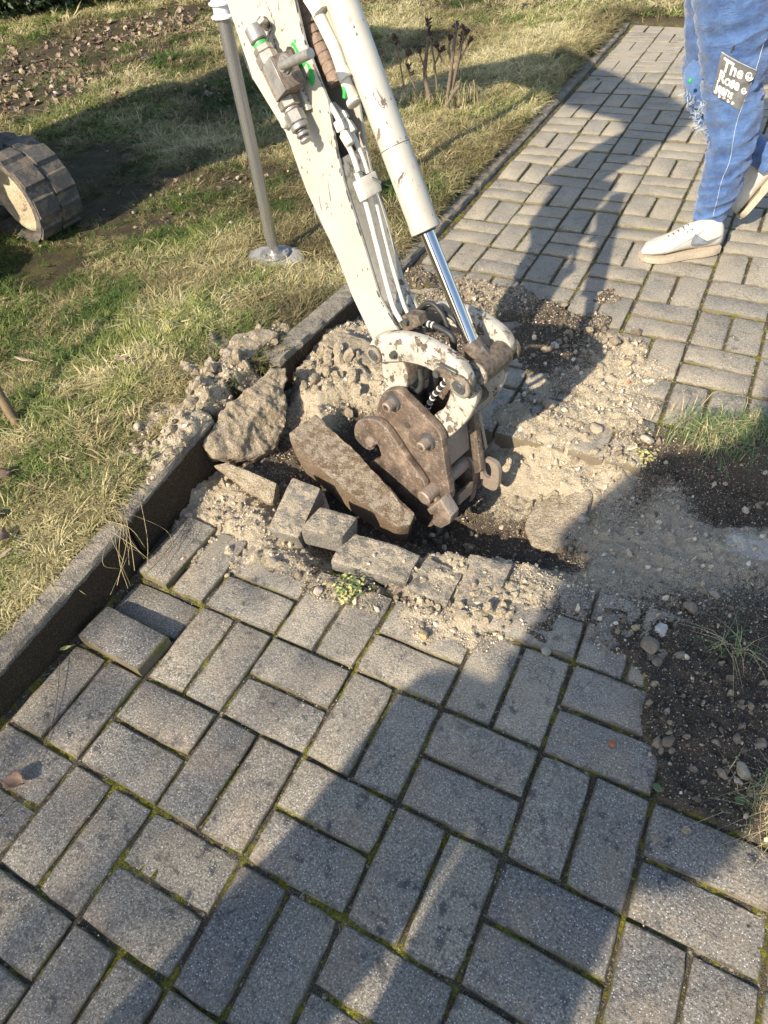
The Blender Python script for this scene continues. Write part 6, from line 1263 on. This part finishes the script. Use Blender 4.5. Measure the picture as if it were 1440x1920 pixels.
# litter: leaves and crumbs of wood on the lawn and below the hedge
lsrc = []
for i in range(4):
    r = np.random.default_rng(i); V = []; F = []
    for a in range(7):
        t = a/6; w = math.sin(PI*t)**.7*.35; V += [(t-.5, -w*r.uniform(.7, 1.2), r.normal(0, .05)), (t-.5, 0, -.08+r.normal(0, .04)), (t-.5, w*r.uniform(.7, 1.2), r.normal(0, .08)+.06)]
    for a in range(6):
        for b in range(2): k = a*3+b; F.append([k, k+1, k+4, k+3])
    lsrc.append(src('litter_leaf', V, F, M_LEAF if i % 2 else M_LEAFP))
V, F = rock_mesh(3, (1, .8, .6), 1, .3, 4); lsrc.append(src('litter_stone', V*.4, F, M_STONE)); lsrc.append(src('litter_twig', *tube([(-1, 0, 0), (0, .15, .05), (1, 0, 0)], .03, 5), M_TWIG))
LP = []
for cx_, cy_, rx_, ry_, n_, s_ in [(*[(-1.382,1.988,0.000)][0][:2], .22, .12, 34, .03), (*[(-1.414,1.627,0.000)][0][:2], .35, .14, 50, .03), (*[(-3.911,4.458,0.000)][0][:2], .9, .5, 220, .06), (*[(-3.549,3.019,0.000)][0][:2], 1.1, .5, 220, .06), (*[(-4.420,3.367,0.000)][0][:2], 1.2, .9, 260, .06), (*[(-0.414,1.415,0.000)][0][:2], .1, .1, 10, .02), (*[(-0.659,3.135,0.000)][0][:2], .14, .1, 24, .03), (-1.2, 1.6, 1.4, 1.6, 120, .028), (-2.5, 3.5, 2.5, 2, 200, .04)]:
    m = n_; LP.append(np.stack([rng.normal(cx_, rx_*.6, m), rng.normal(cy_, ry_*.6, m), np.full(m, s_)], 1))
LP = np.concatenate(LP); k = (LP[:, 0] < KX-.07) | (LP[:, 1] > 5.05); LP = LP[k]; z, s, c, l = terrain(LP[:, 0], LP[:, 1]); m = len(LP)
sc_ = LP[:, 2]*rng.uniform(.5, 1.3, m)
scatter('leaf_litter', np.stack([LP[:, 0], LP[:, 1], z+.012], 1), np.stack([rng.normal(0, .5, m), rng.normal(0, .5, m), rng.uniform(0, 6.28, m)], 1), np.repeat(sc_[:, None], 3, 1), rng.choice([0, 1, 2, 3, 4, 5], m, p=[.26, .24, .22, .14, .04, .10]), np.zeros(m), lsrc, 'dead leaves, twigs and small stones on the lawn')
# dry roots hanging over the kerb
rr_ = random.Random(2); R2 = []
ra = np.array([KX-.02, .07, .14])
for k in range(26):
    a = ra+np.array([rr_.gauss(0, .012), rr_.gauss(0, .03), rr_.uniform(-.005, .008)]); e = np.array([KX+.03+rr_.uniform(0, .05), .02+rr_.gauss(-.03, .05), rr_.uniform(.0, .09)]); mid_ = (a+e)/2+np.array([rr_.uniform(0, .03), rr_.gauss(0, .02), rr_.uniform(-.01, .03)])
    if k > 13: e = a+np.array([rr_.uniform(-.07, .01), rr_.uniform(-.05, .05), .004]); mid_ = (a+e)/2+np.array([0, 0, .008])
    R2.append(tube(catmull([a, mid_, e], 5), rr_.uniform(.0003, .0007), 5))
tag(obj('dry_roots', *merge(R2), M_SB, None, True), 'thin dry roots hanging over the kerb face', 'roots')
tw = catmull([np.array(p) for p in [(-0.191,-0.253,0.010),(-0.139,-0.311,0.008),(-0.095,-0.372,0.006),(-0.070,-0.433,0.006),(-0.063,-0.463,0.006)]], 6); tag(obj('dry_twig', *tube(tw, .0009, 6), M_TWIG, None, True), 'thin dry twig lying across the pavers at the left', 'twig')

# ---------------------------------------------------------------- hedge beyond the lawn, added shade tree behind the camera
def foliage(c, rad, n, leafs, seed, mats):
    r = np.random.default_rng(seed); out = []
    d = r.normal(size=(n, 3)); d /= np.linalg.norm(d, axis=1)[:, None]; rr2 = r.random(n)**.4
    nz = np.array([mnoise.noise(Vector(p*2.2+seed)) for p in d]); P_ = np.array(c)+d*np.array(rad)*(rr2*(1+nz*.45))[:, None]
    a = r.normal(size=(n, 3)); a /= np.linalg.norm(a, axis=1)[:, None]; b = np.cross(a, r.normal(size=(n, 3))); b /= np.linalg.norm(b, axis=1)[:, None]; s = leafs*r.uniform(.6, 1.4, n)[:, None]
    V = np.stack([P_-a*s, P_+b*s*.5, P_+a*s, P_-b*s*.5], 1).reshape(-1, 3); F = (np.arange(n)[:, None]*4+np.arange(4)).tolist(); return V, F
M_HEDGE = m_simple('hedge_leaf', (.030, .052, .018), .6, 0, .6, 25, 0)
HP = [(-4.576,6.064,0.000),(-6.073,4.633,0.000)]; HL = [(HP[0][0]+(HP[1][0]-HP[0][0])*k/6, HP[0][1]+(HP[1][1]-HP[0][1])*k/6+.25*math.sin(k*2.1)+.25) for k in range(-1, 9)]
hg = thing('hedge', (HL[4][0], HL[4][1], 0), 'dark evergreen hedge behind the bare soil in the far corner', 'hedge')
part('foliage', merge([foliage((HX+(-1.0+.22*(i % 2))*0, HY, .5), (.62, .5, .62), 3600, .035, i+3, None) for i, (HX, HY) in enumerate(HL)]), M_HEDGE, hg, False)
for HX, HY in HL: part('stem', tube([(HX, HY, 0), (HX+.05, HY, .5)], .02, 8), M_TWIG, hg)
# unseen tree added behind the photographer so its crown shades the lowest pavers
tr = thing('added_shade_tree', (-1.12, -7.1, 0), 'unseen leafy tree added behind the photographer to shade the lowest pavers', 'tree')
part('trunk', tube(catmull([(-1.12, -7.1, 0), (-1.08, -7.08, 1.4), (-1.16, -7.1, 2.8), (-1.12, -7.1, 4.3)], 6), [.09-.003*i for i in range(19)], 10), M_TWIG, tr)
for k in range(12):
    a = k*2.4; part('limb', tube(catmull([(-1.12, -7.1, 2.7+k*.12), (-1.12+math.cos(a)*.4, -7.1+math.sin(a)*.4, 3.2+k*.1), (-1.12+math.cos(a)*.95, -7.1+math.sin(a)*.8, 3.6+k*.09)], 4), [.03-.0028*i for i in range(9)], 7), M_TWIG, tr)
part('crown', merge([foliage((-1.25, -7.2, 3.9), (1.0, .9, .50), 1500, .045, 31, None), foliage((-.6, -7.5, 3.45), (.5, .5, .38), 420, .045, 32, None)]), M_HEDGE, tr, False)
